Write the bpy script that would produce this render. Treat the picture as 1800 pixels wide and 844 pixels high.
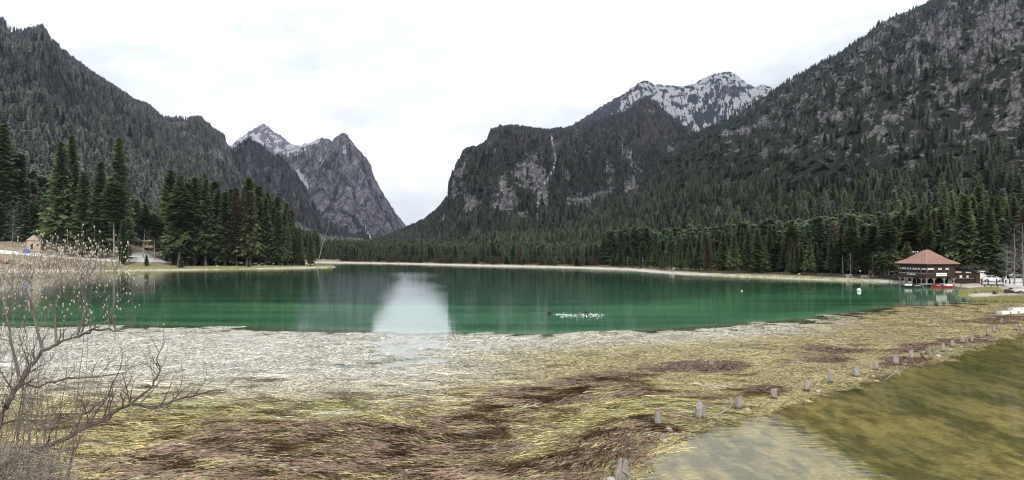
import bpy, bmesh, math, random
import numpy as np
from mathutils import Vector, Matrix

for o in list(bpy.data.objects):
    bpy.data.objects.remove(o, do_unlink=True)
SC = bpy.context.scene
COL = SC.collection

# ------------------------------------------------------------------ camera
F, EYE, HY = 1173.0, 8.3, 440.0          # focal length (photo px), eye height (m), horizon row
cam = bpy.data.cameras.new('camera')
cam.sensor_width = 36.0
cam.lens = 36.0 * F / 1800.0
cam.shift_y = (HY - 422.0) / 1800.0
cam.clip_start, cam.clip_end = 0.1, 60000.0
camo = bpy.data.objects.new('camera', cam)
camo.location = (0, 0, EYE)
camo.rotation_euler = (math.radians(90), 0, 0)
COL.objects.link(camo)
SC.camera = camo

# ------------------------------------------------------------------ sky, sun, exposure
SUN_EL, SUN_AZ = math.radians(38), math.radians(166)   # azimuth clockwise from +Y: behind the camera, a little to the right
world = bpy.data.worlds.new('World')
SC.world = world
world.use_nodes = True
wn, wl = world.node_tree.nodes, world.node_tree.links
wn.clear()
w_out = wn.new('ShaderNodeOutputWorld')
w_bg = wn.new('ShaderNodeBackground'); w_bg.inputs['Strength'].default_value = 0.1
w_sky = wn.new('ShaderNodeTexSky'); w_sky.sky_type = 'NISHITA'; w_sky.sun_disc = False
w_sky.sun_elevation = SUN_EL; w_sky.sun_rotation = SUN_AZ
w_co = wn.new('ShaderNodeTexCoord')
w_map = wn.new('ShaderNodeMapping'); w_map.inputs['Scale'].default_value = (1.0, 1.0, 2.6)
w_map.inputs['Location'].default_value = (0.35, 0.1, 0.5)
w_n = wn.new('ShaderNodeTexNoise'); w_n.inputs['Scale'].default_value = 2.1
w_n.inputs['Detail'].default_value = 7; w_n.inputs['Roughness'].default_value = 0.55
w_r = wn.new('ShaderNodeValToRGB')
w_r.color_ramp.elements[0].position = 0.37; w_r.color_ramp.elements[0].color = (3.7, 4.05, 4.3, 1)
w_r.color_ramp.elements[1].position = 0.63; w_r.color_ramp.elements[1].color = (8.6, 8.65, 8.7, 1)
w_mix = wn.new('ShaderNodeMix'); w_mix.data_type = 'RGBA'; w_mix.inputs['Factor'].default_value = 0.97
wl.new(w_co.outputs['Generated'], w_map.inputs['Vector'])
wl.new(w_map.outputs[0], w_n.inputs['Vector'])
wl.new(w_n.outputs['Fac'], w_r.inputs[0])
wl.new(w_sky.outputs[0], w_mix.inputs['A'])
wl.new(w_r.outputs[0], w_mix.inputs['B'])
wl.new(w_mix.outputs['Result'], w_bg.inputs['Color'])
wl.new(w_bg.outputs[0], w_out.inputs[0])

sun = bpy.data.lights.new('sun', 'SUN')
sun.energy = 1.5; sun.angle = math.radians(11); sun.color = (1.0, 0.95, 0.88)
suno = bpy.data.objects.new('sun', sun)
sd = Vector((math.sin(SUN_AZ) * math.cos(SUN_EL), math.cos(SUN_AZ) * math.cos(SUN_EL), math.sin(SUN_EL)))
suno.rotation_euler = sd.to_track_quat('Z', 'Y').to_euler()
suno.location = (0, -50, 300)
COL.objects.link(suno)

vs = SC.view_settings
vs.view_transform = 'Standard'; vs.look = 'None'; vs.exposure = 0.84; vs.gamma = 1.0; vs.use_curve_mapping = False
SC.cycles.use_denoising = True
SC.cycles.use_adaptive_sampling = False
SC.cycles.filter_width = 1.1
SC.cycles.max_bounces = 6; SC.cycles.diffuse_bounces = 2; SC.cycles.glossy_bounces = 3
SC.cycles.transparent_max_bounces = 12; SC.cycles.volume_bounces = 0
SC.cycles.sample_clamp_indirect = 4.0

# ------------------------------------------------------------------ numeric helpers
def P(px, py, Y):
    """point at depth Y that the photograph shows at (px, py)"""
    return Vector(((px - 900.0) / F * Y, Y, EYE - (py - HY) / F * Y))

def G(px, py):
    """point on the water level at photo position"""
    Y = EYE * F / (py - HY)
    return ((px - 900.0) / F * Y, Y)

def _hash(ix, iy, seed):
    h = (ix.astype(np.int64) * 374761393 + iy.astype(np.int64) * 668265263 + seed * 1442695041) & 0xFFFFFFFF
    h = ((h ^ (h >> 13)) * 1274126177) & 0xFFFFFFFF
    h = (h ^ (h >> 16)) & 0xFFFFFFFF
    return h

def gnoise(x, y, seed=0):
    x0 = np.floor(x); y0 = np.floor(y)
    fx = x - x0; fy = y - y0
    u = fx * fx * fx * (fx * (fx * 6 - 15) + 10); v = fy * fy * fy * (fy * (fy * 6 - 15) + 10)
    def g(dx, dy):
        a = _hash(x0 + dx, y0 + dy, seed) * (2 * np.pi / 4294967296.0)
        return np.cos(a) * (fx - dx) + np.sin(a) * (fy - dy)
    n0 = g(0, 0) * (1 - u) + g(1, 0) * u
    n1 = g(0, 1) * (1 - u) + g(1, 1) * u
    return (n0 * (1 - v) + n1 * v) * 1.5

def fbm(x, y, octv=5, seed=0, gain=0.5):
    s = np.zeros_like(np.asarray(x, float)); a = 1.0
    for k in range(octv):
        s = s + a * gnoise(x * 2.03 ** k + 17.3 * k, y * 2.03 ** k - 9.1 * k, seed + k)
        a *= gain
    return s

def ridged(x, y, octv=5, seed=0, gain=0.5):
    s = np.zeros_like(np.asarray(x, float)); a = 1.0
    for k in range(octv):
        s = s + a * (1 - np.abs(gnoise(x * 2.07 ** k + 5.7 * k, y * 2.07 ** k + 3.3 * k, seed + k)) * 1.6)
        a *= gain
    return s

def sstep(a, b, x):
    t = np.clip((x - a) / (b - a), 0, 1)
    return t * t * (3 - 2 * t)

def seg_dist(X, Y, pts, closed=False):
    """distance to a polyline"""
    d = np.full(np.shape(X), 1e9)
    n = len(pts)
    for i in range(n if closed else n - 1):
        ax, ay = pts[i]; bx, by = pts[(i + 1) % n]
        ex, ey = bx - ax, by - ay
        t = np.clip(((X - ax) * ex + (Y - ay) * ey) / (ex * ex + ey * ey + 1e-12), 0, 1)
        d = np.minimum(d, np.hypot(X - ax - t * ex, Y - ay - t * ey))
    return d

def inside(X, Y, pts):
    c = np.zeros(np.shape(X), bool)
    n = len(pts)
    for i in range(n):
        ax, ay = pts[i]; bx, by = pts[(i + 1) % n]
        if ay == by: continue
        c ^= ((ay > Y) != (by > Y)) & (X < (bx - ax) * (Y - ay) / (by - ay) + ax)
    return c

# ------------------------------------------------------------------ object helpers
def link(name, me, mat=None, parent=None):
    o = bpy.data.objects.new(name, me)
    COL.objects.link(o)
    if mat is not None and me is not None and not me.materials:
        me.materials.append(mat)
    if parent is not None: o.parent = parent
    return o

def tag(o, label=None, cat=None, group=None, kind=None):
    if label: o['label'] = label
    if cat: o['category'] = cat
    if group: o['group'] = group
    if kind: o['kind'] = kind
    return o

def empty(name, loc=(0, 0, 0), rz=0.0, **k):
    o = bpy.data.objects.new(name, None)
    o.empty_display_size = 0.2
    o.location = loc; o.rotation_euler = (0, 0, rz)
    COL.objects.link(o)
    return tag(o, **k)

def np_mesh(name, verts, faces, smooth=False):
    """faces: (n,3) or (n,4) int array"""
    me = bpy.data.meshes.new(name)
    verts = np.asarray(verts, np.float32); faces = np.asarray(faces, np.int32)
    k = faces.shape[1]
    me.vertices.add(len(verts)); me.vertices.foreach_set('co', verts.ravel())
    me.loops.add(faces.size); me.loops.foreach_set('vertex_index', faces.ravel())
    me.polygons.add(len(faces)); me.polygons.foreach_set('loop_start', np.arange(0, faces.size, k, dtype=np.int32))
    me.polygons.foreach_set('loop_total', np.full(len(faces), k, np.int32))
    if smooth: me.polygons.foreach_set('use_smooth', np.ones(len(faces), bool))
    me.update(calc_edges=True)
    return me

def grid_faces(nr, nc):
    i = np.arange(nr - 1)[:, None] * nc + np.arange(nc - 1)[None, :]
    return np.stack([i, i + 1, i + nc + 1, i + nc], -1).reshape(-1, 4)

def fattr(me, name, vals):
    a = me.attributes.new(name, 'FLOAT', 'POINT')
    a.data.foreach_set('value', np.asarray(vals, np.float32).ravel())

def vattr(me, name, vals):
    a = me.attributes.new(name, 'FLOAT_VECTOR', 'POINT')
    a.data.foreach_set('vector', np.asarray(vals, np.float32).ravel())

class MB:
    """collects boxes, prisms and tubes in one mesh"""
    def __init__(s): s.v = []; s.f = []
    def add(s, vs, fs):
        n = len(s.v); s.v += [tuple(v) for v in vs]; s.f += [tuple(i + n for i in f) for f in fs]
    def box(s, c, d, rz=0.0, taper=1.0):
        x, y, z = d[0] / 2, d[1] / 2, d[2] / 2
        R = Matrix.Rotation(rz, 3, 'Z'); vs = []
        for (a, b, k) in ((-1, -1, -1), (1, -1, -1), (1, 1, -1), (-1, 1, -1), (-1, -1, 1), (1, -1, 1), (1, 1, 1), (-1, 1, 1)):
            t = taper if k > 0 else 1.0
            vs.append(R @ Vector((a * x * t, b * y * t, k * z)) + Vector(c))
        s.add(vs, [(3, 2, 1, 0), (4, 5, 6, 7), (0, 1, 5, 4), (1, 2, 6, 5), (2, 3, 7, 6), (3, 0, 4, 7)])
        return s
    def tube(s, pts, rad, n=6, cap=True):
        pts = [Vector(p) for p in pts]
        if not hasattr(rad, '__len__'): rad = [rad] * len(pts)
        rings = []
        for i, p in enumerate(pts):
            t = (pts[min(i + 1, len(pts) - 1)] - pts[max(i - 1, 0)])
            if t.length < 1e-9: t = Vector((0, 0, 1))
            t.normalize()
            a = t.orthogonal().normalized() if abs(t.z) > 0.9 else t.cross(Vector((0, 0, 1))).normalized()
            b = t.cross(a)
            rings.append([p + (a * math.cos(2 * math.pi * k / n) + b * math.sin(2 * math.pi * k / n)) * rad[i] for k in range(n)])
        vs = [v for r in rings for v in r]; fs = []
        for i in range(len(pts) - 1):
            for k in range(n):
                fs.append((i * n + k, i * n + (k + 1) % n, (i + 1) * n + (k + 1) % n, (i + 1) * n + k))
        if cap:
            fs.append(tuple(range(n - 1, -1, -1))); fs.append(tuple((len(pts) - 1) * n + k for k in range(n)))
        s.add(vs, fs); return s
    def ball(s, c, r, n=8, m=5, sq=(1, 1, 1), jit=0.0, rnd=None):
        vs = []; fs = []
        for i in range(m + 1):
            th = math.pi * i / m
            for k in range(n):
                ph = 2 * math.pi * k / n
                q = 1 + (rnd.uniform(-jit, jit) if rnd else 0)
                vs.append((c[0] + r * sq[0] * q * math.sin(th) * math.cos(ph), c[1] + r * sq[1] * q * math.sin(th) * math.sin(ph), c[2] + r * sq[2] * q * math.cos(th)))
        for i in range(m):
            for k in range(n):
                fs.append((i * n + k, (i + 1) * n + k, (i + 1) * n + (k + 1) % n, i * n + (k + 1) % n))
        s.add(vs, fs); return s
    def poly(s, vs): s.add(vs, [tuple(range(len(vs)))]); return s
    def mesh(s, name, mat=None, smooth=False):
        me = bpy.data.meshes.new(name); me.from_pydata(s.v, [], s.f); me.update()
        if smooth: me.polygons.foreach_set('use_smooth', [True] * len(me.polygons))
        if mat: me.materials.append(mat)
        return me
    def obj(s, name, mat, parent=None, smooth=False): return link(name, s.mesh(name, mat, smooth), None, parent)

# ------------------------------------------------------------------ material helpers
class NT:
    def __init__(s, name):
        s.m = bpy.data.materials.new(name); s.m.use_nodes = True
        s.n = s.m.node_tree.nodes; s.l = s.m.node_tree.links; s.n.clear()
        s.out = s.n.new('ShaderNodeOutputMaterial')
    def node(s, t, **k):
        x = s.n.new(t)
        for a, b in k.items(): setattr(x, a, b)
        return x
    def set(s, sock, v):
        if isinstance(v, bpy.types.NodeSocket): s.l.new(v, sock)
        elif v is not None:
            if hasattr(sock.default_value, '__len__') and hasattr(v, '__len__') and len(sock.default_value) == 4 and len(v) == 3: v = (*v, 1)
            sock.default_value = v
    def attr(s, name, kind='GEOMETRY', out='Fac'):
        a = s.node('ShaderNodeAttribute', attribute_name=name, attribute_type=kind); return a.outputs[out]
    def pos(s): return s.node('ShaderNodeNewGeometry').outputs['Position']
    def objco(s): return s.node('ShaderNodeTexCoord').outputs['Object']
    def mapping(s, v, scale=(1, 1, 1), rot=(0, 0, 0), loc=(0, 0, 0)):
        m = s.node('ShaderNodeMapping'); s.set(m.inputs['Vector'], v)
        m.inputs['Scale'].default_value = scale; m.inputs['Rotation'].default_value = rot; m.inputs['Location'].default_value = loc
        return m.outputs[0]
    def noise(s, v, scale, detail=4, rough=0.55, dist=0.0, out='Fac'):
        n = s.node('ShaderNodeTexNoise'); s.set(n.inputs['Vector'], v)
        n.inputs['Scale'].default_value = scale; n.inputs['Detail'].default_value = detail
        n.inputs['Roughness'].default_value = rough; n.inputs['Distortion'].default_value = dist
        return n.outputs[out]
    def voro(s, v, scale, feat='F1', out='Distance'):
        n = s.node('ShaderNodeTexVoronoi', feature=feat); s.set(n.inputs['Vector'], v); n.inputs['Scale'].default_value = scale
        return n.outputs[out]
    def math(s, op, a, b=None, c=None, clamp=False):
        n = s.node('ShaderNodeMath', operation=op, use_clamp=clamp); s.set(n.inputs[0], a)
        if b is not None: s.set(n.inputs[1], b)
        if c is not None: s.set(n.inputs[2], c)
        return n.outputs[0]
    def remap(s, v, a, b, c=0.0, d=1.0, smooth=False):
        n = s.node('ShaderNodeMapRange'); s.set(n.inputs[0], v)
        if smooth: n.interpolation_type = 'SMOOTHSTEP'
        for i, q in enumerate((a, b, c, d)): n.inputs[i + 1].default_value = q
        return n.outputs[0]
    def mix(s, f, a, b, mode='MIX'):
        n = s.node('ShaderNodeMix', data_type='RGBA', blend_type=mode)
        s.set(n.inputs['Factor'], f); s.set(n.inputs['A'], a); s.set(n.inputs['B'], b)
        return n.outputs['Result']
    def ramp(s, f, stops, interp='LINEAR'):
        n = s.node('ShaderNodeValToRGB'); s.set(n.inputs[0], f); cr = n.color_ramp; cr.interpolation = interp
        while len(cr.elements) < len(stops): cr.elements.new(0.5)
        for e, (p, c) in zip(cr.elements, stops): e.position = p; e.color = (*c, 1)
        return n.outputs[0]
    def bump(s, h, dist=0.1, strength=1.0, normal=None):
        n = s.node('ShaderNodeBump'); s.set(n.inputs['Height'], h); n.inputs['Distance'].default_value = dist
        s.set(n.inputs['Strength'], strength)
        if normal is not None: s.set(n.inputs['Normal'], normal)
        return n.outputs[0]
    def bsdf(s, col, rough=0.8, normal=None, spec=0.3, metal=0.0, **kw):
        b = s.node('ShaderNodeBsdfPrincipled'); s.set(b.inputs['Base Color'], col); s.set(b.inputs['Roughness'], rough)
        b.inputs['Specular IOR Level'].default_value = spec; b.inputs['Metallic'].default_value = metal
        if normal is not None: s.set(b.inputs['Normal'], normal)
        return b.outputs[0]
    def done(s, sh): s.l.new(sh, s.out.inputs['Surface']); return s.m

def simple(name, col, rough=0.7, var=0.25, scale=8.0, spec=0.25, metal=0.0, stretch=(1, 1, 1), bumpd=0.0):
    t = NT(name)
    v = t.mapping(t.objco(), scale=stretch)
    n = t.noise(v, scale, 5, 0.6)
    f = t.remap(n, 0.25, 0.75, 1 - var, 1 + var)
    c = t.mix(1.0, col, f, 'MULTIPLY')
    return t.done(t.bsdf(c, rough, t.bump(n, bumpd) if bumpd else None, spec, metal))

# ------------------------------------------------------------------ shoreline, ground, lake
_sh = [(-500, 482), (-200, 480), (0, 478), (100, 477.5), (200, 476.2), (300, 475), (400, 473.5), (480, 472.2), (540, 471.2), (575, 470.3), (598, 469.4),
       (572, 468.0), (556, 466), (545, 463), (540, 461.6), (620, 462.6), (700, 464), (800, 466.6), (900, 468.8), (1000, 471), (1070, 473.4), (1105, 475),
       (1128, 477.6), (1150, 479.0), (1200, 482.3), (1260, 485.3), (1350, 488.6), (1450, 492.6), (1530, 496.5), (1580, 498.5), (1640, 500.5),
       (1690, 504), (1712, 508.5), (1694, 515.5), (1698, 520), (1722, 525), (1760, 527), (1800, 530), (1900, 540), (2050, 560), (2300, 620)]
SHORE = [G(*p) for p in _sh] + [(52, 21), (30, 16), (12, 15), (0, 15), (-8, 15), (-16, 16), (-30, 21), (-60, 34), (-120, 62), (-200, 110)]

def land_dist(X, Y):
    d = seg_dist(X, Y, SHORE, True)
    return np.where(inside(X, Y, SHORE), -d, d)

_me = [(-700, 574), (0, 575), (200, 575), (400, 578), (600, 583), (800, 590), (1000, 590), (1150, 584), (1300, 574), (1450, 561), (1530, 548), (1600, 538), (1680, 533), (1760, 527), (2000, 520)]
_pl = [(985, 900), (1060, 834), (1150, 768), (1212, 744), (1296, 725), (1420, 692), (1540, 658), (1640, 631), (1720, 604), (1755, 590), (1810, 580), (1900, 572), (2100, 560)]
MAT_EDGE = [G(*p) for p in _me]
POOL_EDGE = [G(*p) for p in _pl]
MAT = MAT_EDGE + [(160, 60), (60, 14), (-60, 14), (-200, 40)]
POOL = POOL_EDGE + [(160, 60), (60, 14), (9, 14)]

def in_mat(X, Y):
    w = fbm(X / 7.0, Y / 9.0, 4, 15)
    return inside(X, Y + 2.6 * w * sstep(40, 55, Y), MAT)

def proj(X, Y, Z=0.0):
    return 900 + F * X / Y, HY + F * (EYE - Z) / Y

def lake_depth(X, Y):
    """depth of water at points in the lake (positive down)"""
    din = np.maximum(-land_dist(X, Y), 0)
    inm = in_mat(X, Y); dm = seg_dist(X, Y, MAT_EDGE)
    px, py = proj(X, np.maximum(Y, 5.0))
    wob = fbm(X / 26.0, Y / 40.0, 4, 11)
    deep = 0.10 + 3.6 * sstep(0, 9, dm) - 2.3 * np.exp(-((dm - 24) / 12.0) ** 2) + 0.085 * np.maximum(dm - 20, 0) + 1.0 * wob * sstep(4, 30, dm)
    deep = np.minimum(deep, 0.10 + 0.33 * din)
    deep = np.minimum(np.maximum(deep, 0.10), 11.0)
    deep = np.maximum(deep, 0.1)
    inp = inside(X, Y, POOL); dp = seg_dist(X, Y, POOL_EDGE)
    mat = 0.03 + 0.0 * X
    pool = np.minimum(0.03 + 0.055 * dp, 0.5) + 0.07 * fbm(X / 3.0, Y / 5.0, 3, 5) * sstep(0.5, 3, dp)
    d = np.where(inm, np.where(inp, pool, mat), deep)
    # soft lip on the lake side of the mat
    d = np.where(inm & ~inp, d + 0.16 * sstep(5.0, 0.0, dm), d)
    d = np.where(inm, d, np.maximum(d, 0.19 + 0.0 * d) * sstep(-0.1, 3.0, dm) + (1 - sstep(-0.1, 3.0, dm)) * 0.19)
    return np.where(inm, d, np.minimum(d, 0.02 + 0.33 * din))

def ground_z(X, Y):
    X = np.asarray(X, float); Y = np.asarray(Y, float)
    d = land_dist(X, Y)
    Ys = np.maximum(Y, 5.0)
    px = 900 + F * X / Ys
    dl = np.maximum(d, 0)
    z = 0.75 * (1 - np.exp(-dl / 5.0)) + 0.012 * np.minimum(dl, 400)
    left = sstep(335, 225, px) * sstep(60, 150, Y)
    z = z + left * np.minimum(np.maximum(dl - 6, 0) * 0.135, 17)
    z = z + sstep(140, 60, px) * sstep(120, 200, Y) * np.minimum(np.maximum(dl - 25, 0) * 0.09, 12)
    # rise of the wooded ground behind the right shore
    z = z + sstep(1250, 1500, px) * sstep(100, 170, Y) * np.minimum(np.maximum(dl - 30, 0) * 0.05, 8)
    near = sstep(60, 35, Y)
    z = z * (1 - near) + near * np.minimum(0.43 * dl + 2.0 * np.exp(-((X + 8.5) / 3.0) ** 2 - ((Y - 9) / 3.0) ** 2), 6.55)
    z = z + 0.16 * fbm(X / 9.0, Y / 9.0, 4, 3) * sstep(1, 6, dl)
    return np.where(d > 0, z, -np.minimum(lake_depth(X, Y), 0.02 + 0.4 * np.maximum(-d, 0)))

def gz(x, y): return float(ground_z(np.array([x]), np.array([y]))[0])

FX0, FX1, FY0, FY1 = -1.0, 1.0, 18.0, 150.0   # extent of the fine bed (in tan and metres)

def build_ground():
    nc, nr = 460, 420
    u = np.linspace(-1.9, 1.9, nc)
    yy = np.exp(np.linspace(math.log(12.0), math.log(16000.0), nr)) - 30.0
    yy = np.concatenate([np.linspace(-25, 18, 30), yy[yy > 19]]); nr = len(yy)
    Yg, U = np.meshgrid(yy, u, indexing='ij')
    X = U * (Yg + 30.0)
    Z = ground_z(X, Yg)
    fine = (Yg > FY0 + 1) & (Yg < FY1 - 4) & (np.abs(X / np.maximum(Yg, 1)) < FX1 - 0.03) & (Z <= 0.05)
    Z = np.where(fine, Z - 0.7, Z)
    d = land_dist(X, Yg)
    me = np_mesh('ground', np.stack([X, Yg, Z], -1).reshape(-1, 3), grid_faces(nr, nc), True)
    fattr(me, 'shore', d)
    px, _ = proj(X, np.maximum(Yg, 5))
    fattr(me, 'earth', sstep(640, 560, px) * sstep(150, 200, Yg))
    fattr(me, 'lot', sstep(1690, 1720, px) * sstep(120, 126, Yg) * sstep(185, 170, Yg))
    t = NT('ground')
    sh = t.attr('shore'); p = t.pos()
    n1 = t.noise(p, 0.35, 6, 0.65); n2 = t.noise(p, 2.5, 5, 0.7)
    soil = t.mix(n1, (0.10, 0.085, 0.05), (0.17, 0.14, 0.075))
    soil = t.mix(t.remap(n2, 0.45, 0.7), soil, (0.05, 0.055, 0.025))
    earth = t.mix(t.remap(n1, 0.35, 0.65), (0.24, 0.18, 0.13), (0.42, 0.35, 0.27))
    earth = t.mix(t.remap(n2, 0.52, 0.68), earth, (0.11, 0.11, 0.04))
    soil = t.mix(t.attr('earth'), soil, earth)
    gravel = t.mix(n2, (0.42, 0.38, 0.32), (0.62, 0.58, 0.51))
    edge = t.math('ADD', sh, t.remap(n1, 0.2, 0.8, -4.5, 4.5))
    c = t.mix(t.remap(edge, 3.5, 8.0), gravel, soil)
    lot = t.mix(n2, (0.55, 0.54, 0.52), (0.75, 0.74, 0.72))
    c = t.mix(t.math('MULTIPLY', t.attr('lot'), t.remap(edge, 6, 9)), c, lot)
    wet = t.remap(sh, -1.5, 0.6)
    bed = t.mix(n1, (0.16, 0.15, 0.09), (0.30, 0.28, 0.18))
    c = t.mix(wet, bed, c)
    me.materials.append(t.done(t.bsdf(c, 0.9, t.bump(n2, 0.15), 0.15)))
    return tag(link('ground', me), 'gravel and earth ground around the lake', None, None, 'structure')

def build_water():
    nc, nr = 420, 420
    u = np.linspace(-1.5, 1.5, nc)
    yy = np.exp(np.linspace(math.log(13.5), math.log(520.0), nr))
    Yg, U = np.meshgrid(yy, u, indexing='ij')
    X = U * (Yg + 12)
    me = np_mesh('lake_water', np.stack([X, Yg, 0 * X], -1).reshape(-1, 3), grid_faces(nr, nc), True)
    fattr(me, 'depth', lake_depth(X, Yg))
    fattr(me, 'murk', np.where(in_mat(X, Yg), 0.0, 1.0))
    fattr(me, 'open', np.where(inside(X, Yg, MAT), 0.0, sstep(0, 14, seg_dist(X, Yg, MAT_EDGE))))
    t = NT('lake_water')
    dep = t.attr('depth'); p = t.pos(); opn = t.attr('open')
    body = t.ramp(t.remap(dep, 0, 10), [(0.0, (0.26, 0.30, 0.17)), (0.05, (0.15, 0.28, 0.15)), (0.16, (0.070, 0.225, 0.108)),
                                      (0.40, (0.038, 0.128, 0.068)), (0.75, (0.030, 0.095, 0.055)), (1.0, (0.024, 0.070, 0.046))])
    streak = t.noise(t.mapping(p, scale=(0.02, 0.16, 1)), 1.0, 4, 0.6)
    body = t.mix(1.0, body, t.remap(streak, 0.32, 0.68, 0.55, 1.4), 'MULTIPLY')
    tr = t.node('ShaderNodeBsdfTransparent'); tr.inputs[0].default_value = (0.93, 0.95, 0.88, 1)
    df = t.node('ShaderNodeBsdfDiffuse'); t.set(df.inputs['Color'], body)
    opac = t.math('MULTIPLY', t.math('SUBTRACT', 1.0, t.math('POWER', 0.36, t.math('MULTIPLY', dep, 3.6))), t.remap(t.attr('murk'), 0, 1, .04, 1.0))
    under = t.node('ShaderNodeMixShader'); t.set(under.inputs[0], opac); t.l.new(tr.outputs[0], under.inputs[1]); t.l.new(df.outputs[0], under.inputs[2])
    w1 = t.noise(t.mapping(p, scale=(0.55, 1.7, 1)), 1.3, 3, 0.5)
    w2 = t.noise(t.mapping(p, scale=(0.25, 0.5, 1)), 1.0, 3, 0.5)
    patch = t.noise(t.mapping(p, scale=(0.012, 0.03, 1)), 1.0, 2, 0.5)
    amp = t.math('MULTIPLY', t.remap(opn, 0, 1, 0.55, 0.95), t.remap(patch, 0.3, 0.7, 0.45, 1.35))
    h = t.math('ADD', t.math('MULTIPLY', w1, 0.012), t.math('MULTIPLY', w2, 0.012))
    nrm = t.bump(t.math('MULTIPLY', h, amp), 1.0, 1.0)
    gl = t.node('ShaderNodeBsdfGlossy'); gl.inputs['Roughness'].default_value = 0.02; t.set(gl.inputs['Normal'], nrm)
    gl.inputs['Color'].default_value = (1, 1, 1, 1)
    fr = t.node('ShaderNodeFresnel'); t.set(fr.inputs['IOR'], t.remap(t.attr('murk'), 0, 1, 1.31, 1.52)); t.set(fr.inputs['Normal'], nrm)
    mx = t.node('ShaderNodeMixShader'); t.l.new(fr.outputs[0], mx.inputs[0]); t.l.new(under.outputs[0], mx.inputs[1]); t.l.new(gl.outputs[0], mx.inputs[2])
    me.materials.append(t.done(mx.outputs[0]))
    return tag(link('lake_water', me), 'still emerald green lake water reflecting the mountains', None, None, 'structure')

# ------------------------------------------------------------------ floating weed and lake bed of the shallows
BROWN = [(560, 762, 170, 14, 0), (430, 800, 110, 20, .05), (720, 795, 200, 13, .02), (600, 826, 240, 18, 0), (860, 738, 100, 12, -.12), (960, 706, 110, 9, -.1),
         (1065, 668, 85, 10, -.1), (1100, 690, 50, 7, 0), (1095, 772, 75, 26, -.3), (1010, 822, 150, 24, -.25), (800, 770, 130, 10, -.15), (1245, 646, 62, 7, 0), (1468, 616, 48, 7, 0),
         (1450, 634, 40, 6, 0), (1770, 562, 75, 9, -.05), (1690, 600, 62, 6, -.1), (1600, 612, 40, 5, -.1), (480, 757, 80, 8, 0), (330, 795, 50, 16, 0), (255, 822, 60, 14, 0),
         (1580, 638, 40, 4, -.2), (1330, 690, 40, 4, -.2), (920, 690, 60, 6, 0), (1180, 650, 50, 4, 0), (700, 762, 80, 6, 0), (880, 832, 120, 10, -.1), (380, 838, 130, 10, 0)]
GREEN = [(1000, 745, 110, 16, -.1), (880, 800, 130, 14, -.1), (1150, 712, 90, 12, -.2), (300, 715, 160, 20, 0), (560, 720, 160, 18, 0), (1060, 735, 80, 10, 0), (1230, 735, 60, 10, -.4), (1500, 678, 150, 8, -.27)]
GAPS = [(745, 668, 60, 9, .1), (640, 645, 90, 7, 0), (800, 690, 60, 6, .2), (870, 735, 60, 7, -.1), (830, 755, 80, 4, 0), (520, 690, 40, 4, 0), (420, 655, 60, 4, 0), (560, 795, 40, 4, 0), (330, 830, 40, 5, 0), (905, 735, 30, 10, 0), (690, 700, 60, 4, 0), (715, 612, 66, 22, 0), (715, 597, 62, 14, 0), (725, 634, 62, 10, 0)]

def blobs(px, py, L, warp=1.0):
    wx = px + 26 * warp * fbm(px / 60.0, py / 14.0, 4, 41); wy = py + 7 * warp * fbm(px / 50.0 + 9, py / 12.0, 4, 43)
    m = np.zeros(np.shape(px))
    for (cx, cy, rx, ry, a) in L:
        dx, dy = wx - cx, wy - cy
        c, s_ = math.cos(a), math.sin(a)
        q = ((c * dx + s_ * dy) / rx) ** 2 + ((-s_ * dx + c * dy) / ry) ** 2
        m = np.maximum(m, np.exp(-q * 1.1))
    return m

def mat_zone(X, Y):
    """colour of the weed, and how far it breaks the surface"""
    px, py = proj(X, Y)
    rough = fbm(X / 1.1, Y / 2.2, 4, 21)
    pale = sstep(735, 640, py + 14 * rough) * sstep(1060, 660, px) + 0.75 * sstep(38, 6, py - np.interp(px, [p[0] for p in _me], [p[1] for p in _me])) * sstep(1560, 1350, px)
    pale = np.clip(pale, 0, 1) * np.clip(0.85 + 0.35 * rough, 0, 1)
    a_ = 0.25 + 0.8 * fbm(X / 9.0, Y / 14.0, 3, 61)
    sk = fbm((X * np.cos(a_) + Y * np.sin(a_)) / 3.2, (-X * np.sin(a_) + Y * np.cos(a_)) / 0.75, 4, 66, .6)
    br = 0.88 * sstep(0.34, 0.82, blobs(px, py, BROWN) + 0.50 * sk)
    gr = sstep(0.25, 0.7, blobs(px, py, GREEN) + 0.15 * rough)
    tan = sstep(1250, 1600, px)
    base = np.array((0.46, 0.385, 0.175)) * (1 - 0.35 * tan[..., None]) + np.array((0.36, 0.27, 0.12)) * 0.35 * tan[..., None]
    base = base * (1 + 0.30 * fbm(X / 2.5, Y / 5, 3, 77))[..., None]
    c = base * (1 - gr[..., None]) + np.array((0.38, 0.35, 0.135)) * gr[..., None]
    c = c * (1 - pale[..., None]) + np.array((0.76, 0.745, 0.68)) * pale[..., None]  # pale weed, its tint raised further to carry sky sheen on wet strands
    brc = np.array((0.155, 0.085, 0.066)) * (1 - tan[..., None]) + np.array((0.15, 0.062, 0.048)) * tan[..., None]
    c = c * (1 - br[..., None]) + brc * br[..., None]
    return np.maximum(c, 0.01), pale, br, blobs(px, py, GAPS)

def flow(X, Y):
    px, py = proj(X, Y)
    return 0.12 + 0.9 * fbm(X / 9.0, Y / 14.0, 3, 61) + 0.7 * np.exp(-((px - 1020) / 160.0) ** 2 - ((py - 800) / 60.0) ** 2)

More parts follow.
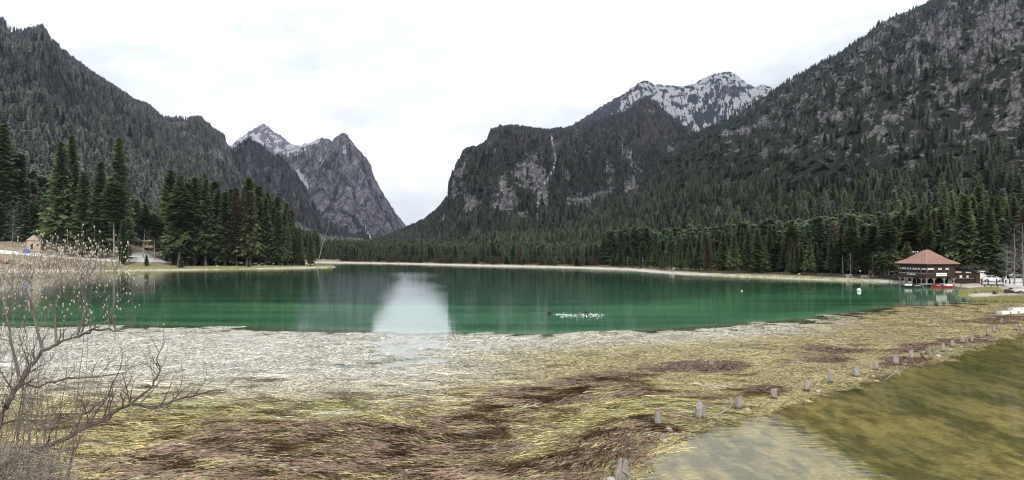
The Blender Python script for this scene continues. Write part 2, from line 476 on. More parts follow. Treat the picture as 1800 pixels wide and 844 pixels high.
def build_shallows():
    nc, nr = 760, 470
    u = np.linspace(FX0, FX1, nc)
    yy = np.exp(np.linspace(math.log(FY0), math.log(FY1), nr))
    Y, U = np.meshgrid(yy, u, indexing='ij'); X = U * Y
    X = X + np.random.default_rng(1).uniform(-.3, .3, X.shape) * (Y * 2.0 / nc)
    dep = lake_depth(X, Y)
    col, pale, br, gap = mat_zone(X, Y)
    inm = in_mat(X, Y) & ~inside(X, Y, POOL)
    a = flow(X, Y)
    fx, fy = X * np.cos(a) + Y * np.sin(a), -X * np.sin(a) + Y * np.cos(a)
    st = fbm(fx / 2.4, fy / 0.38, 4, 31, 0.6) + 0.5 * fbm(X / 6, Y / 6, 3, 33)
    edge = sstep(0.0, 6.0, seg_dist(X, Y, MAT_EDGE)) * sstep(0.0, 1.6, seg_dist(X, Y, POOL_EDGE))
    z = -dep + np.where(inm, (0.045 * st + 0.012 + 0.05 * br - 0.06 * gap) * edge + 0.02 * st - 0.10 * gap, 0.05 * fbm(X / 0.9, Y / 1.6, 4, 35))
    land = land_dist(X, Y)
    z = np.where(land > -0.6, -0.5 - 0.0 * z, z)
    me = np_mesh('shallow_bed', np.stack([X, Y, z], -1).reshape(-1, 3), grid_faces(nr, nc), True)
    # bed of the pool and below the lip
    ol = np.clip(0.5 + 0.7 * fbm(X / 3.5, Y / 7.0, 4, 51) + 0.75 * fbm(X / 0.7, Y / 1.5, 3, 53), 0, 1)[..., None]
    pxp, pyp = proj(X, Y)
    dark = np.clip(np.exp(-((pxp - 1720) / 110) ** 2 - ((pyp - 640) / 40) ** 2) + 0.8 * np.exp(-((pxp - 1580) / 130) ** 2 - ((pyp - 690) / 28) ** 2) + .7 * np.exp(-((pxp - 1560) / 150) ** 2 - ((pyp - 775) / 24) ** 2), 0, 1)[..., None]
    poolc = np.array((0.24, 0.20, 0.04)) * (1 - ol) + np.array((0.74, 0.57, 0.21)) * ol
    poolc = poolc * (1 - 0.55 * dark) + np.array((0.12, 0.135, 0.026)) * 0.55 * dark
    lipc = np.array((0.20, 0.20, 0.13)) * np.ones(3)
    c = np.where(inm[..., None], col, np.where(inside(X, Y, POOL)[..., None], poolc, lipc))
    # shade of the hollows between weed ridges, darkened into the bed colour
    c = np.where((inm & (st < -0.45))[..., None], c * 0.6, c)
    vattr(me, 'tint', c)
    t = NT('shallow_bed')
    p = t.pos()
    tint = t.attr('tint', out='Vector')
    n1 = t.noise(t.mapping(p, scale=(1.2, 3.2, 1)), 2.2, 6, 0.7, 0.6)
    n2 = t.noise(t.mapping(p, scale=(3.0, 8.0, 1)), 3.0, 5, 0.7, 0.4)
    c = t.mix(1.0, tint, t.remap(n1, 0.3, 0.7, 0.55, 1.35), 'MULTIPLY')
    c = t.mix(1.0, c, t.remap(n2, 0.3, 0.7, 0.6, 1.4), 'MULTIPLY')
    me.materials.append(t.done(t.bsdf(c, 0.75, t.bump(n1, 0.10), 0.3)))
    tag(link('shallow_bed', me), 'weedy bed of the lake shallows and the olive pool', None, None, 'structure')

# ------------------------------------------------------------------ instanced growth (stuff)
def scatter(name, src, pts, rot, scl, idx, tint, parent=None):
    """src: list of meshes; one object whose geometry nodes stand copies of them on the points"""
    c = bpy.data.collections.new(name + '_source')
    for i, m in enumerate(src):
        c.objects.link(bpy.data.objects.new('%s_source_%02d' % (name, i), m))
    me = bpy.data.meshes.new(name)
    me.vertices.add(len(pts)); me.vertices.foreach_set('co', np.asarray(pts, np.float32).ravel())
    vattr(me, 'rot', rot); vattr(me, 'scl', scl); vattr(me, 'tint', tint)
    a = me.attributes.new('idx', 'INT', 'POINT'); a.data.foreach_set('value', np.asarray(idx, np.int32))
    o = link(name, me, None, parent)
    ng = bpy.data.node_groups.new(name, 'GeometryNodeTree')
    ng.interface.new_socket('Geometry', in_out='INPUT', socket_type='NodeSocketGeometry')
    ng.interface.new_socket('Geometry', in_out='OUTPUT', socket_type='NodeSocketGeometry')
    N, L = ng.nodes, ng.links
    gi, go = N.new('NodeGroupInput'), N.new('NodeGroupOutput')
    ci = N.new('GeometryNodeCollectionInfo'); ci.inputs['Collection'].default_value = c
    ci.inputs['Separate Children'].default_value = True; ci.inputs['Reset Children'].default_value = True
    ip = N.new('GeometryNodeInstanceOnPoints'); ip.inputs['Pick Instance'].default_value = True
    def na(nm, ty):
        n = N.new('GeometryNodeInputNamedAttribute'); n.data_type = ty; n.inputs['Name'].default_value = nm
        return next(s for s in n.outputs if s.enabled and s.name == 'Attribute')
    L.new(gi.outputs[0], ip.inputs['Points']); L.new(ci.outputs[0], ip.inputs['Instance'])
    L.new(na('idx', 'INT'), ip.inputs['Instance Index'])
    er = N.new('FunctionNodeEulerToRotation'); L.new(na('rot', 'FLOAT_VECTOR'), er.inputs[0])
    L.new(er.outputs[0], ip.inputs['Rotation']); L.new(na('scl', 'FLOAT_VECTOR'), ip.inputs['Scale'])
    L.new(ip.outputs[0], go.inputs[0])
    md = o.modifiers.new('scatter', 'NODES'); md.node_group = ng
    return o

def strand_mesh(seed, n=56, flat=1.0):
    r = random.Random(seed); vs = []; fs = []
    for _ in range(n):
        x, y = r.uniform(-.55, .55), r.uniform(-.32, .32)
        L = r.uniform(.25, .8); a = r.gauss(0, 0.38); k = r.uniform(-1.3, 1.3); w = r.uniform(.008, .018)
        z = r.uniform(-0.005, 0.035) * flat; base = len(vs); seg = 5
        for i in range(seg + 1):
            tt = i / seg
            zz = z + 0.030 * flat * math.sin(math.pi * tt) * r.uniform(0.3, 1.2) - 0.03 * max(0, tt - 0.8) * 5 * 0.3
            ww = w * (1 - 0.7 * tt)
            nx, ny = -math.sin(a), math.cos(a)
            vs.append((x + nx * ww, y + ny * ww, zz)); vs.append((x - nx * ww, y - ny * ww, zz + r.uniform(-.012, .012)))
            x += math.cos(a) * L / seg; y += math.sin(a) * L / seg; a += k / seg
        for i in range(seg): b = base + 2 * i; fs.append((b, b + 1, b + 3, b + 2))
    return np_mesh('strands', vs, fs)

def bundle_mesh(seed, n=40):
    r = random.Random(seed); vs = []; fs = []; K = r.uniform(-.8, .8)
    for _ in range(n):
        x, y = r.uniform(-1.5, -.3), r.gauss(0, .16)
        L = r.uniform(1.2, 2.6); a = r.gauss(0, 0.20) - K * .5; k = K + r.gauss(0, .45); w = r.uniform(.007, .016)
        z = r.uniform(0, 0.10); base = len(vs); seg = 7; zz = z
        for i in range(seg + 1):
            tt = i / seg; ww = w * (1 - 0.6 * tt); zz = z * (1 - .6 * tt) + .03 * math.sin(tt * 9 + z * 60)
            nx, ny = -math.sin(a), math.cos(a)
            vs.append((x + nx * ww, y + ny * ww, zz)); vs.append((x - nx * ww, y - ny * ww, zz - .012))
            x += math.cos(a) * L / seg; y += math.sin(a) * L / seg; a += k / seg + r.gauss(0, .05)
        for i in range(seg): b = base + 2 * i; fs.append((b, b + 1, b + 3, b + 2))
    return np_mesh('bundle', vs, fs)

def build_weed():
    rg = np.random.default_rng(7)
    t = NT('water_weed')
    tint = t.attr('tint', 'INSTANCER', 'Vector')
    n = t.noise(t.pos(), 5.0, 3, 0.6)
    rnd = t.node('ShaderNodeNewGeometry').outputs['Random Per Island']
    c = t.mix(1.0, tint, t.remap(t.math('POWER', rnd, .8), 0, 1, 0.22, 1.45), 'MULTIPLY')
    c = t.mix(1.0, c, t.remap(n, .3, .7, .75, 1.25), 'MULTIPLY')
    mt = t.done(t.bsdf(c, 0.38, None, 0.5))
    src = [strand_mesh(100 + i) for i in range(6)] + [bundle_mesh(140 + i) for i in range(5)]
    for m in src: m.materials.append(mt)
    N = 95000
    px = rg.uniform(-130, 1950, N); py = 511 + (900 - 511) * rg.uniform(0, 1, N) ** 0.72
    Y = EYE * F / (py - HY); X = (px - 900) / F * Y
    ok = in_mat(X, Y) & (land_dist(X, Y) < -1.0)
    inp = inside(X, Y, POOL); dp = seg_dist(X, Y, POOL_EDGE)
    ok &= ~inp | ((dp < 0.5) & (rg.uniform(0, 1, N) < 0.30)) | ((dp < 1.0) & (px < 1380) & (rg.uniform(0, 1, N) < 0.12))
    _, _, _, gap = mat_zone(X, Y)
    dm = seg_dist(X, Y, MAT_EDGE)
    ok &= rg.uniform(0, 1, N) > 0.985 * sstep(.10, .42, gap)
    ok &= rg.uniform(0, 1, N) < 0.35 + 0.65 * sstep(0, 7, dm)
    ok &= (fbm(X / 2.2, Y / 3.5, 3, 91) > -0.33) | (rg.uniform(0, 1, N) < 0.25)
    X, Y, px, py, dm = X[ok], Y[ok], px[ok], py[ok], dm[ok]
    M = len(X)
    col, pale, br, gap = mat_zone(X, Y)
    col = col * rg.uniform(0.75, 1.3, (M, 1))
    bl = rg.uniform(0, 1, M) < 0.03
    col[bl] = (0.52, 0.49, 0.38)
    lon = (rg.uniform(0, 1, M) < np.where(br > .35, .85, .16)) & (py > 690 + 22 * rg.normal(0, 1, M)) & (px < 1330)
    # in the brown belts a share of the bundles is still yellow green
    mixd = lon & (br > .35) & (rg.uniform(0, 1, M) < .12); col[mixd] = np.array((.36, .31, .14)) * rg.uniform(.6, 1.2, (int(mixd.sum()), 1))
    dk = lon & (br <= .35) & (rg.uniform(0, 1, M) < .22); col[dk] = np.array((.16, .11, .07)) * rg.uniform(.7, 1.3, (int(dk.sum()), 1))
    dens = ~(lon & (rg.uniform(0, 1, M) < .45))
    X, Y, px, py, dm, col, pale, br, lon = [q[dens] for q in (X, Y, px, py, dm, col, pale, br, lon)]; M = len(X)
    a = flow(X, Y) + rg.normal(0, 1, M) * np.where(lon, .20, .36) + np.pi * (rg.uniform(0, 1, M) < .5)
    s = rg.uniform(0.75, 1.35, M) * np.clip(Y / 36.0, 0.8, 1.35)
    z = -0.012 + 0.03 * br + rg.uniform(-0.01, 0.012, M) - 0.02 * sstep(4, 0, dm)
    o = scatter('water_weed', src, np.stack([X, Y, z], -1), np.stack([0 * a, 0 * a, a], -1), np.stack([s, s, 0.6 * s + 0.5 + 0.9 * br], -1), np.where(lon, rg.integers(6, 11, M), rg.integers(0, 6, M)), col)
    tag(o, 'mat of pale, yellow green and brown weed floating in the shallows', 'water weed', None, 'stuff')

# ------------------------------------------------------------------ mountains
MTN = {}

def mtn_material(name, floor_a, floor_b, rock_a, rock_b, nscale):
    t = NT(name)
    p = t.pos(); rk = t.attr('rock'); sn = t.attr('snow'); lar = t.attr('larch')
    n1 = t.noise(p, nscale * 0.006, 8, 0.68); n2 = t.noise(p, nscale * 0.045, 8, 0.74, 0.5)
    n3 = t.noise(t.mapping(p, scale=(1, 1, 0.32)), nscale * 0.10, 6, 0.74)
    fl = t.mix(t.remap(n2, 0.35, 0.65), floor_a, floor_b)
    fl = t.mix(lar, fl, t.mix(n2, (0.062, 0.056, 0.054), (0.135, 0.120, 0.115)))
    rc = t.mix(t.remap(n3, 0.38, 0.62), rock_a, rock_b)
    cr = t.voro(t.mapping(t.mix(0.12, p, t.noise(p, nscale * 0.02, 3, .6, 0, 'Color'), 'ADD'), scale=(1, 1, .55)), nscale * 0.028, 'DISTANCE_TO_EDGE')
    cr2 = t.voro(t.mapping(p, scale=(1, 1, .8), rot=(.4, .2, .3)), nscale * 0.07, 'DISTANCE_TO_EDGE')
    rc = t.mix(1.0, rc, t.remap(cr, 0.0, 0.09, .42, 1.0), 'MULTIPLY'); rc = t.mix(1.0, rc, t.remap(cr2, 0.0, 0.10, .62, 1.05), 'MULTIPLY')
    rc = t.mix(t.remap(n1, 0.55, 0.75, 0, 0.6), rc, (0.05, 0.055, 0.04))
    rf = t.math('ADD', rk, t.math('ADD', t.remap(n2, 0.25, 0.75, -0.55, 0.55), t.remap(n3, 0.25, 0.75, -0.3, 0.3)))
    c = t.mix(t.remap(rf, 0.46, 0.58), fl, rc)
    sf = t.math('ADD', sn, t.math('ADD', t.remap(n2, 0.25, 0.75, -0.5, 0.5), t.remap(n3, 0.25, 0.75, -0.35, 0.35)))
    c = t.mix(t.remap(sf, 0.48, 0.54), c, (0.80, 0.82, 0.86))
    bm = t.bump(t.math('ADD', n3, t.math('MULTIPLY', n2, 0.9)), 30.0 / nscale, 1.0)
    return t.done(t.bsdf(c, 0.95, bm, 0.08))

def lines(px, py, L):
    m = np.zeros(np.shape(px))
    for pts, w in L:
        m = np.maximum(m, np.exp(-(seg_dist(px, py, pts) / w) ** 2))
    return m

def mountain(name, label, ridge, base, x0, x1, nc, nr, prof, amp, nlen, mat, maskf, rough_ridge=0.22, zbase=None, seed=0, back=0.45, jag=1.6):
    px = np.linspace(x0, x1, nc)
    rx = [r[0] for r in ridge]
    Yr = np.interp(px, [r[0] for r in ridge if len(r) > 2], [r[2] for r in ridge if len(r) > 2])
    pr = np.interp(px, rx, [r[1] for r in ridge])
    pr = pr + jag * (1.5 * fbm(px / 7.0, px * 0 + seed, 4, 300 + seed, .65))
    Yb = np.interp(px, [b[0] for b in base], [b[1] for b in base])
    zr = EYE - (pr - HY) / F * Yr
    nb = max(14, nr // 8)
    s = np.concatenate([np.linspace(0, 1, nr) ** 0.9, 1 + back * np.linspace(0, 1, nb + 1)[1:]])
    S, PX = np.meshgrid(s, px, indexing='ij')
    YY = Yb + (Yr - Yb) * S
    X = (PX - 900) / F * YY
    zb = ground_z(X[0], YY[0]) - 2.0 if zbase is None else np.full(nc, zbase)
    zf = zb + (zr - zb) * np.clip(S, 0, 1) ** prof
    fall = np.clip((S - 1) / back, 0, 1)
    zf = zf - (zr - zb + 40) * fall ** 1.15
    win = np.sin(np.clip(S, 0, 1) * np.pi) ** 1.35 * (1 - rough_ridge) + rough_ridge * sstep(0.25, 0.9, S)
    nz = (ridged(X / nlen, YY / nlen, 6, seed, 0.52) - 0.9) + 0.5 * fbm(X / (nlen * .23), YY / (nlen * .23), 4, seed + 9) + 0.16 * ridged(X / (nlen * .09), YY / (nlen * .09), 3, seed + 19)
    rel = np.clip((zr - zb) / max(1.0, float(np.max(zr - zb))), 0.05, 1)
    Z = zf + amp * nz * win * rel
    lim = EYE + (zr - EYE) * YY / Yr - 0.045 * (zr - zb) * np.clip(1 - S, 0, 1) + 1.0      # bulges stay below the crest line
    kk = 0.02 * np.maximum(zr - zb, 20)
    hh = np.clip(0.5 + 0.5 * (Z - lim) / kk, 0, 1)
    Z = np.where(S < 1.0, Z * (1 - hh) + lim * hh - kk * hh * (1 - hh), Z)
    Z = np.where(S >= 1.0, np.minimum(Z, zf + amp * 0.03), Z)
    me = np_mesh(name, np.stack([X, YY, Z], -1).reshape(-1, 3), grid_faces(len(s), nc), True)
    qx, qy = proj(X, YY, Z)
    rock, snow, larch, dens = maskf(qx, qy, S, X, YY, Z)
    front = S <= 1.02
    fattr(me, 'rock', rock); fattr(me, 'snow', np.where(front, snow, snow * .6)); fattr(me, 'larch', larch)
    me.materials.append(mat)
    o = link(name, me)
    tag(o, label, None, None, 'structure')
    MTN[name] = dict(px=px, s=s, X=X, Y=YY, Z=Z, rock=rock, snow=snow, larch=larch, dens=dens, x0=x0, x1=x1, nr=nr)
    return o

def mask_A(qx, qy, S, X, Y, Z):
    n = fbm(qx / 26, qy / 20, 4, 201)
    cl = blobs(qx, qy, [(402, 250, 16, 16, 0), (330, 240, 34, 7, .3), (385, 275, 22, 14, .8), (310, 218, 26, 6, 0), (112, 215, 5, 16, .2), (105, 85, 26, 5, .7), (60, 70, 20, 6, 0), (20, 60, 18, 5, .6), (420, 290, 14, 30, -.3)], .25)
    rock = np.clip(0.9 * cl + 0.10 * n, 0, 1)
    snow = 0.9 * blobs(qx, qy, [(402, 262, 6, 9, 0), (112, 92, 16, 3, .7)], .15)
    larch = np.clip(sstep(0.50, 0.80, S + 0.12 * n) * .9, 0, 1)
    dens = np.clip(1 - 1.3 * sstep(.35, .6, cl), 0, 1) * np.where(n > -0.75, 1, 0.4)
    return rock, snow, larch, dens

def mask_B(qx, qy, S, X, Y, Z):
    n = fbm(qx / 16, qy / 14, 4, 211)
    rock = np.clip(0.42 + 0.35 * n + 0.15 * sstep(.5, 1, S), 0, 1)
    snow = 0.0 * n + 0.6 * blobs(qx, qy, [(415, 262, 6, 10, 0)], .1)
    return rock, snow, 0.8 + 0 * n, np.clip(0.45 - 0.8 * n, 0.05, 0.8) * sstep(1.0, .85, S * .9)

def mask_C(qx, qy, S, X, Y, Z):
    n = fbm(qx / 12, qy / 9, 4, 221)
    return 0.95 + 0 * n, np.clip(0.40 + 0.55 * n + 0.3 * blobs(qx, qy, [(450, 240, 14, 5, -.5), (500, 262, 25, 5, -.4), (520, 255, 22, 6, -.4)], .2), 0, 1), 0 * n, 0 * n

def mask_D(qx, qy, S, X, Y, Z):
    n = fbm(qx / 14, qy / 18, 5, 231)
    ln = lines(qx, qy, [([(505, 262), (540, 254), (560, 248)], 3.0), ([(520, 270), (536, 262)], 3.5), ([(524, 300), (532, 318), (538, 322)], 5.0), ([(500, 270), (525, 262)], 4.0), ([(538, 322), (545, 345)], 2.0),
                     ([(600, 262), (608, 268)], 2.5), ([(640, 395), (652, 420)], 2.0), ([(560, 278), (566, 283)], 3.5)])
    snow = np.clip(0.75 * ln + 0.17 * sstep(300, 245, qy) * (n > .1) + 0.10 * n, 0, 1)
    rock = np.clip(0.95 - 0.85 * sstep(370, 440, qy + 22 * n + 0.10 * (660 - qx)), 0, 1)
    pale = blobs(qx, qy, [(668, 405, 30, 18, .3), (650, 360, 12, 25, .3)], .3)
    ledge = lines(qx + 5 * n, qy + 4 * n, [([(598, 262), (575, 290), (556, 320), (545, 350)], 3.5), ([(612, 322), (592, 335), (580, 365), (565, 380)], 4.0), ([(560, 300), (585, 298), (600, 310), (618, 335), (626, 350)], 3.0), ([(640, 300), (650, 330), (668, 360), (690, 400)], 2.5), ([(600, 370), (625, 385), (640, 410)], 4.0), ([(632, 262), (640, 290), (646, 310)], 2.0), ([(545, 275), (530, 300)], 2.5), ([(640, 350), (648, 385)], 2.5)])
    rock = rock * (1 - .75 * ledge)
    return np.clip(rock + .3 * pale, 0, 1), snow, 0.6 + 0 * n, np.clip(sstep(385, 440, qy + 16 * n + 0.25 * (640 - qx)), 0, 1) * (1 - pale)

def mask_E(qx, qy, S, X, Y, Z):
    n = fbm(qx / 8, qy / 6, 4, 241)
    return 0.5 + 0 * n, np.clip(sstep(386, 374, qy) * (0.7 + n), 0, 1), 0 * n, 0 * n

F_SCAR = [(885, 330, 10, 30, .12), (885, 362, 26, 14, .2), (930, 300, 20, 26, .5), (948, 320, 14, 30, 0), (812, 300, 8, 22, .3), (800, 325, 6, 16, 0), (862, 255, 7, 10, 0), (825, 355, 22, 16, -.6), (1100, 278, 5, 16, -.5),
          (1108, 280, 8, 12, -.3), (1070, 310, 6, 18, .3), (1045, 345, 30, 8, -.4), (1010, 355, 16, 8, -.3), (1115, 325, 14, 12, .4), (995, 312, 6, 12, .5), (1068, 290, 8, 8, 0), (840, 412, 8, 7, -.5), (775, 385, 6, 12, .6), (960, 350, 5, 14, .2), (1180, 262, 14, 8, 0),
          (920, 380, 8, 8, 0), (905, 345, 12, 14, 0), (1140, 195, 22, 4, .1), (978, 265, 6, 18, 0)]
F_FALL = [([(968, 235), (973, 262), (977, 282), (972, 300), (960, 318), (950, 335), (946, 360), (943, 385), (946, 402)], 2.6), ([(1092, 262), (1103, 276), (1110, 290), (1116, 300)], 2.6), ([(1015, 228), (1013, 242)], 2.0), ([(890, 318), (875, 345)], 3.0)]

def mask_F(qx, qy, S, X, Y, Z):
    n = fbm(qx / 18, qy / 16, 5, 251)
    sc = blobs(qx, qy, F_SCAR, .35); fl = lines(qx, qy, F_FALL)
    streak = fbm(qx / 5.0 + qy / 60, qy / 22, 3, 255); n2 = fbm(qx / 40, qy / 30, 3, 256)
    rock = np.clip(0.78 * np.maximum(sc, .85 * fl) + 0.22 * n + 0.40 * streak * sstep(.10, .4, sc) + (0.15 + .22 * n2) * sstep(420, 370, qy) * sstep(225, 260, qy), 0, 1)
    snow = np.clip(0.66 * fl * (0.8 + 0.5 * n), 0, 1)
    larch = np.clip(sstep(285, 235, qy + 22 * n) * sstep(1215, 1180, qx) + 0.5 * sstep(.1, .5, n), 0, 1)
    bare = sstep(-.05, .4, fbm(qx / 34, qy / 22, 4, 258)) * sstep(250, 300, qy) * sstep(410, 370, qy)
    dens = np.clip(1 - 1.6 * sc - 0.92 * bare - 1.6 * fl - 1.0 * np.clip(rock - .2, 0, 1), 0.0, 1)
    return rock, snow, larch, dens

def mask_G(qx, qy, S, X, Y, Z):
    n = fbm(qx / 14, qy / 10, 5, 261)
    st = fbm(qx / 4.0 - qy / 14, qy / 12, 3, 265)
    lft = sstep(1080, 1135, qx + 0.5 * (qy - 150))
    snow = np.clip(0.56 * lft + 0.36 * n + 0.36 * st - 0.5 * blobs(qx, qy, [(1275, 160, 30, 10, -.2), (1240, 205, 30, 16, -.4), (1215, 175, 9, 14, 0)], .3) + 0.12 * sstep(1080, 1050, qx) * (n > .1), 0, 1)
    rock = np.clip(0.6 + 0.35 * n - 0.9 * blobs(qx, qy, [(1242, 205, 30, 16, -.4), (1050, 205, 40, 12, -.5), (1215, 175, 9, 14, 0)], .3), 0, 1)
    return rock, snow, 0.4 + 0 * n, 0.15 * sstep(1120, 1060, qx)

def mask_H(qx, qy, S, X, Y, Z):
    n = fbm(qx / 26, qy / 16, 5, 271)
    n2 = fbm(qx / 60 + qy / 60, qy / 30 - qx / 160, 4, 277)
    up = sstep(345, 250, qy + 0.05 * (1600 - qx)) * sstep(1150, 1330, qx + 0.3 * (300 - qy))
    sc = blobs(qx, qy, [(1530, 82, 28, 7, -.2), (1660, 130, 7, 50, .1), (1690, 155, 6, 40, .2), (1560, 118, 30, 9, -.3), (1590, 200, 40, 9, -.1), (1420, 172, 16, 7, -.3), (1475, 205, 30, 9, 0), (1740, 60, 40, 36, .2), (1770, 40, 30, 60, 0), (1650, 60, 40, 24, 0),
                        (1605, 290, 12, 12, 0), (1590, 320, 6, 20, 0), (1155, 340, 10, 14, .5), (1185, 330, 8, 6, 0), (1750, 215, 8, 18, -.4), (1785, 170, 12, 30, 0), (1350, 300, 8, 20, .5), (1460, 245, 30, 8, 0), (1690, 90, 12, 30, 0), (1345, 220, 14, 8, .3), (1260, 260, 10, 8, .3), (1500, 320, 18, 8, 0), (1610, 95, 24, 12, 0)], .5)
    rock = np.clip(0.50 * sc + 0.54 * up * (0.60 + 0.9 * n) + 0.16 * n, 0, 1)
    larch = np.clip(0.40 * sstep(.0, .3, n2) * sstep(420, 330, qy) + .12 * up, 0, 1)
    forest = sstep(300, 345, qy + 45 * n2 + 0.02 * (1500 - qx))
    dens = np.clip(forest + 0.32 * sstep(-.1, .35, n2) + 0.08, 0, 1) * (1 - sstep(.35, .7, sc))
    return rock, 0 * n, larch, dens

def build_mountains():
    green_a, green_b = (0.022, 0.032, 0.018), (0.055, 0.070, 0.037)
    m_near = mtn_material('mountain_near', green_a, green_b, (0.10, 0.095, 0.10), (0.44, 0.42, 0.42), 2.0)
    m_mid = mtn_material('mountain_mid', (0.022, 0.032, 0.022), (0.043, 0.055, 0.036), (0.11, 0.104, 0.108), (0.42, 0.395, 0.40), 1.5)
    m_far = mtn_material('mountain_far', (0.028, 0.034, 0.03), (0.06, 0.06, 0.058), (0.070, 0.068, 0.082), (0.25, 0.235, 0.25), 0.5)
    m_left = mtn_material('mountain_left', (0.065, 0.064, 0.056), (0.15, 0.142, 0.128), (0.10, 0.095, 0.10), (0.44, 0.42, 0.42), 2.0)
    m_peak = mtn_material('mountain_peak', (0.030, 0.034, 0.036), (0.06, 0.06, 0.065), (0.12, 0.115, 0.135), (0.42, 0.40, 0.425), 0.5)
    m_snow = mtn_material('mountain_snow', (0.028, 0.036, 0.028), (0.05, 0.055, 0.045), (0.075, 0.072, 0.08), (0.26, 0.25, 0.26), 0.30)
    mountain('mountain_slope_left', 'forested mountain slope rising on the left of the lake',
             [(-420, -170, 1450), (-150, -45, 1500), (0, 37, 1550), (20, 57), (40, 62), (75, 53, 1700), (90, 73), (125, 106), (160, 131), (200, 156), (240, 182), (265, 192), (285, 211), (330, 213), (352, 209, 2500), (375, 230), (395, 243, 2700), (405, 264), (430, 302, 2700),
              (470, 347), (520, 395, 2300), (570, 424, 1900), (640, 437, 1400)], [(-420, 380), (0, 420), (200, 440), (400, 640), (640, 900)], -420, 640, 520, 210, 1.18, 75, 420, m_left, mask_A, .05, None, 1)
    mountain('mountain_spur_forested', 'steep forested spur behind the left slope', [(320, 310, 3300), (380, 272), (412, 262), (437, 247), (470, 265), (500, 284), (530, 323, 3000), (560, 375), (600, 412, 2400), (670, 432, 1900)],
             [(320, 1500), (670, 1200)], 320, 670, 260, 150, 1.05, 120, 380, m_far, mask_B, .14, 2.0, 2)
    mountain('mountain_peak_snowy', 'snow dusted rocky peak far behind the left slope', [(340, 300, 5600), (400, 258), (415, 247), (437, 233), (455, 222), (463, 218), (470, 222), (483, 234), (492, 238), (510, 253), (540, 262), (600, 300, 5600)],
             [(340, 4400), (600, 4400)], 340, 600, 200, 100, 0.95, 150, 420, m_peak, mask_C, .06, 0.0, 3)
    mountain('mountain_peak_rocky', 'steep grey rock peak closing the valley', [(430, 300, 4300), (487, 270), (510, 260), (536, 253), (547, 251), (558, 245), (567, 242), (583, 247), (594, 239), (603, 233), (611, 237), (618, 249), (629, 262), (643, 276), (652, 291), (655, 305), (666, 327), (682, 354), (700, 380), (716, 401), (735, 418), (790, 434, 3800)],
             [(430, 2100), (790, 2100)], 430, 790, 400, 230, 0.80, 190, 520, m_peak, mask_D, .012, 2.0, 4)
    mountain('mountain_blue_distant', 'distant blue mountain in the gap of the valley', [(650, 425, 9500), (715, 403), (735, 390), (752, 381), (762, 372), (769, 368), (777, 372), (800, 352), (860, 340, 9500)], [(650, 8200), (860, 8200)], 650, 860, 100, 50, 1.0, 120, 700, m_far, mask_E, .08, 0.0, 5)
    mountain('mountain_cliffs_wooded', 'wooded mountain with pale scars and a waterfall gully', [(640, 434, 2300), (700, 412, 2500), (718, 405), (746, 391), (771, 369), (787, 348), (789, 323), (796, 305), (806, 284), (817, 266), (846, 259), (856, 249), (863, 230), (885, 225, 2650), (910, 224), (931, 228), (959, 231), (991, 228), (1010, 225), (1057, 211), (1099, 199), (1118, 183), (1135, 172, 2900), (1150, 182), (1177, 205), (1213, 232), (1260, 262), (1330, 310), (1420, 360, 2700)],
             [(640, 900), (800, 760), (950, 720), (1100, 900), (1420, 1250)], 640, 1420, 560, 250, 1.02, 105, 360, m_mid, mask_F, .045, None, 6)
    mountain('mountain_ridge_snowy', 'rocky ridge streaked with snow behind the wooded mountain', [(960, 245, 4300), (1010, 218), (1050, 193), (1080, 174), (1100, 163), (1118, 149), (1135, 141), (1148, 148), (1165, 150), (1200, 152), (1222, 148), (1235, 139), (1255, 131), (1280, 125), (1295, 132), (1305, 140), (1318, 150), (1328, 154), (1340, 149), (1352, 153), (1362, 165), (1400, 200), (1460, 250, 4300)],
             [(960, 3000), (1460, 3000)], 960, 1460, 420, 170, 1.0, 130, 420, m_snow, mask_G, .04, 150.0, 7)
    mountain('mountain_slope_right', 'dark wooded mountain slope with rock bands on the right', [(740, 443, 700), (850, 427, 860), (950, 402, 1050), (1021, 378), (1074, 350), (1110, 330, 1450), (1135, 312), (1163, 284), (1195, 262), (1220, 238, 1750), (1263, 220), (1305, 196), (1355, 163, 2000), (1370, 152), (1400, 133), (1420, 123), (1450, 107), (1480, 93), (1500, 79), (1520, 65), (1545, 43), (1570, 31), (1600, 20), (1640, 2, 2100), (1700, -30), (1800, -75, 2000), (2200, -190, 1800)],
             [(740, 590), (950, 540), (1200, 420), (1400, 340), (1600, 275), (1800, 245), (2200, 215)], 740, 2200, 900, 270, 1.22, 85, 330, m_near, mask_H, .06, None, 8)

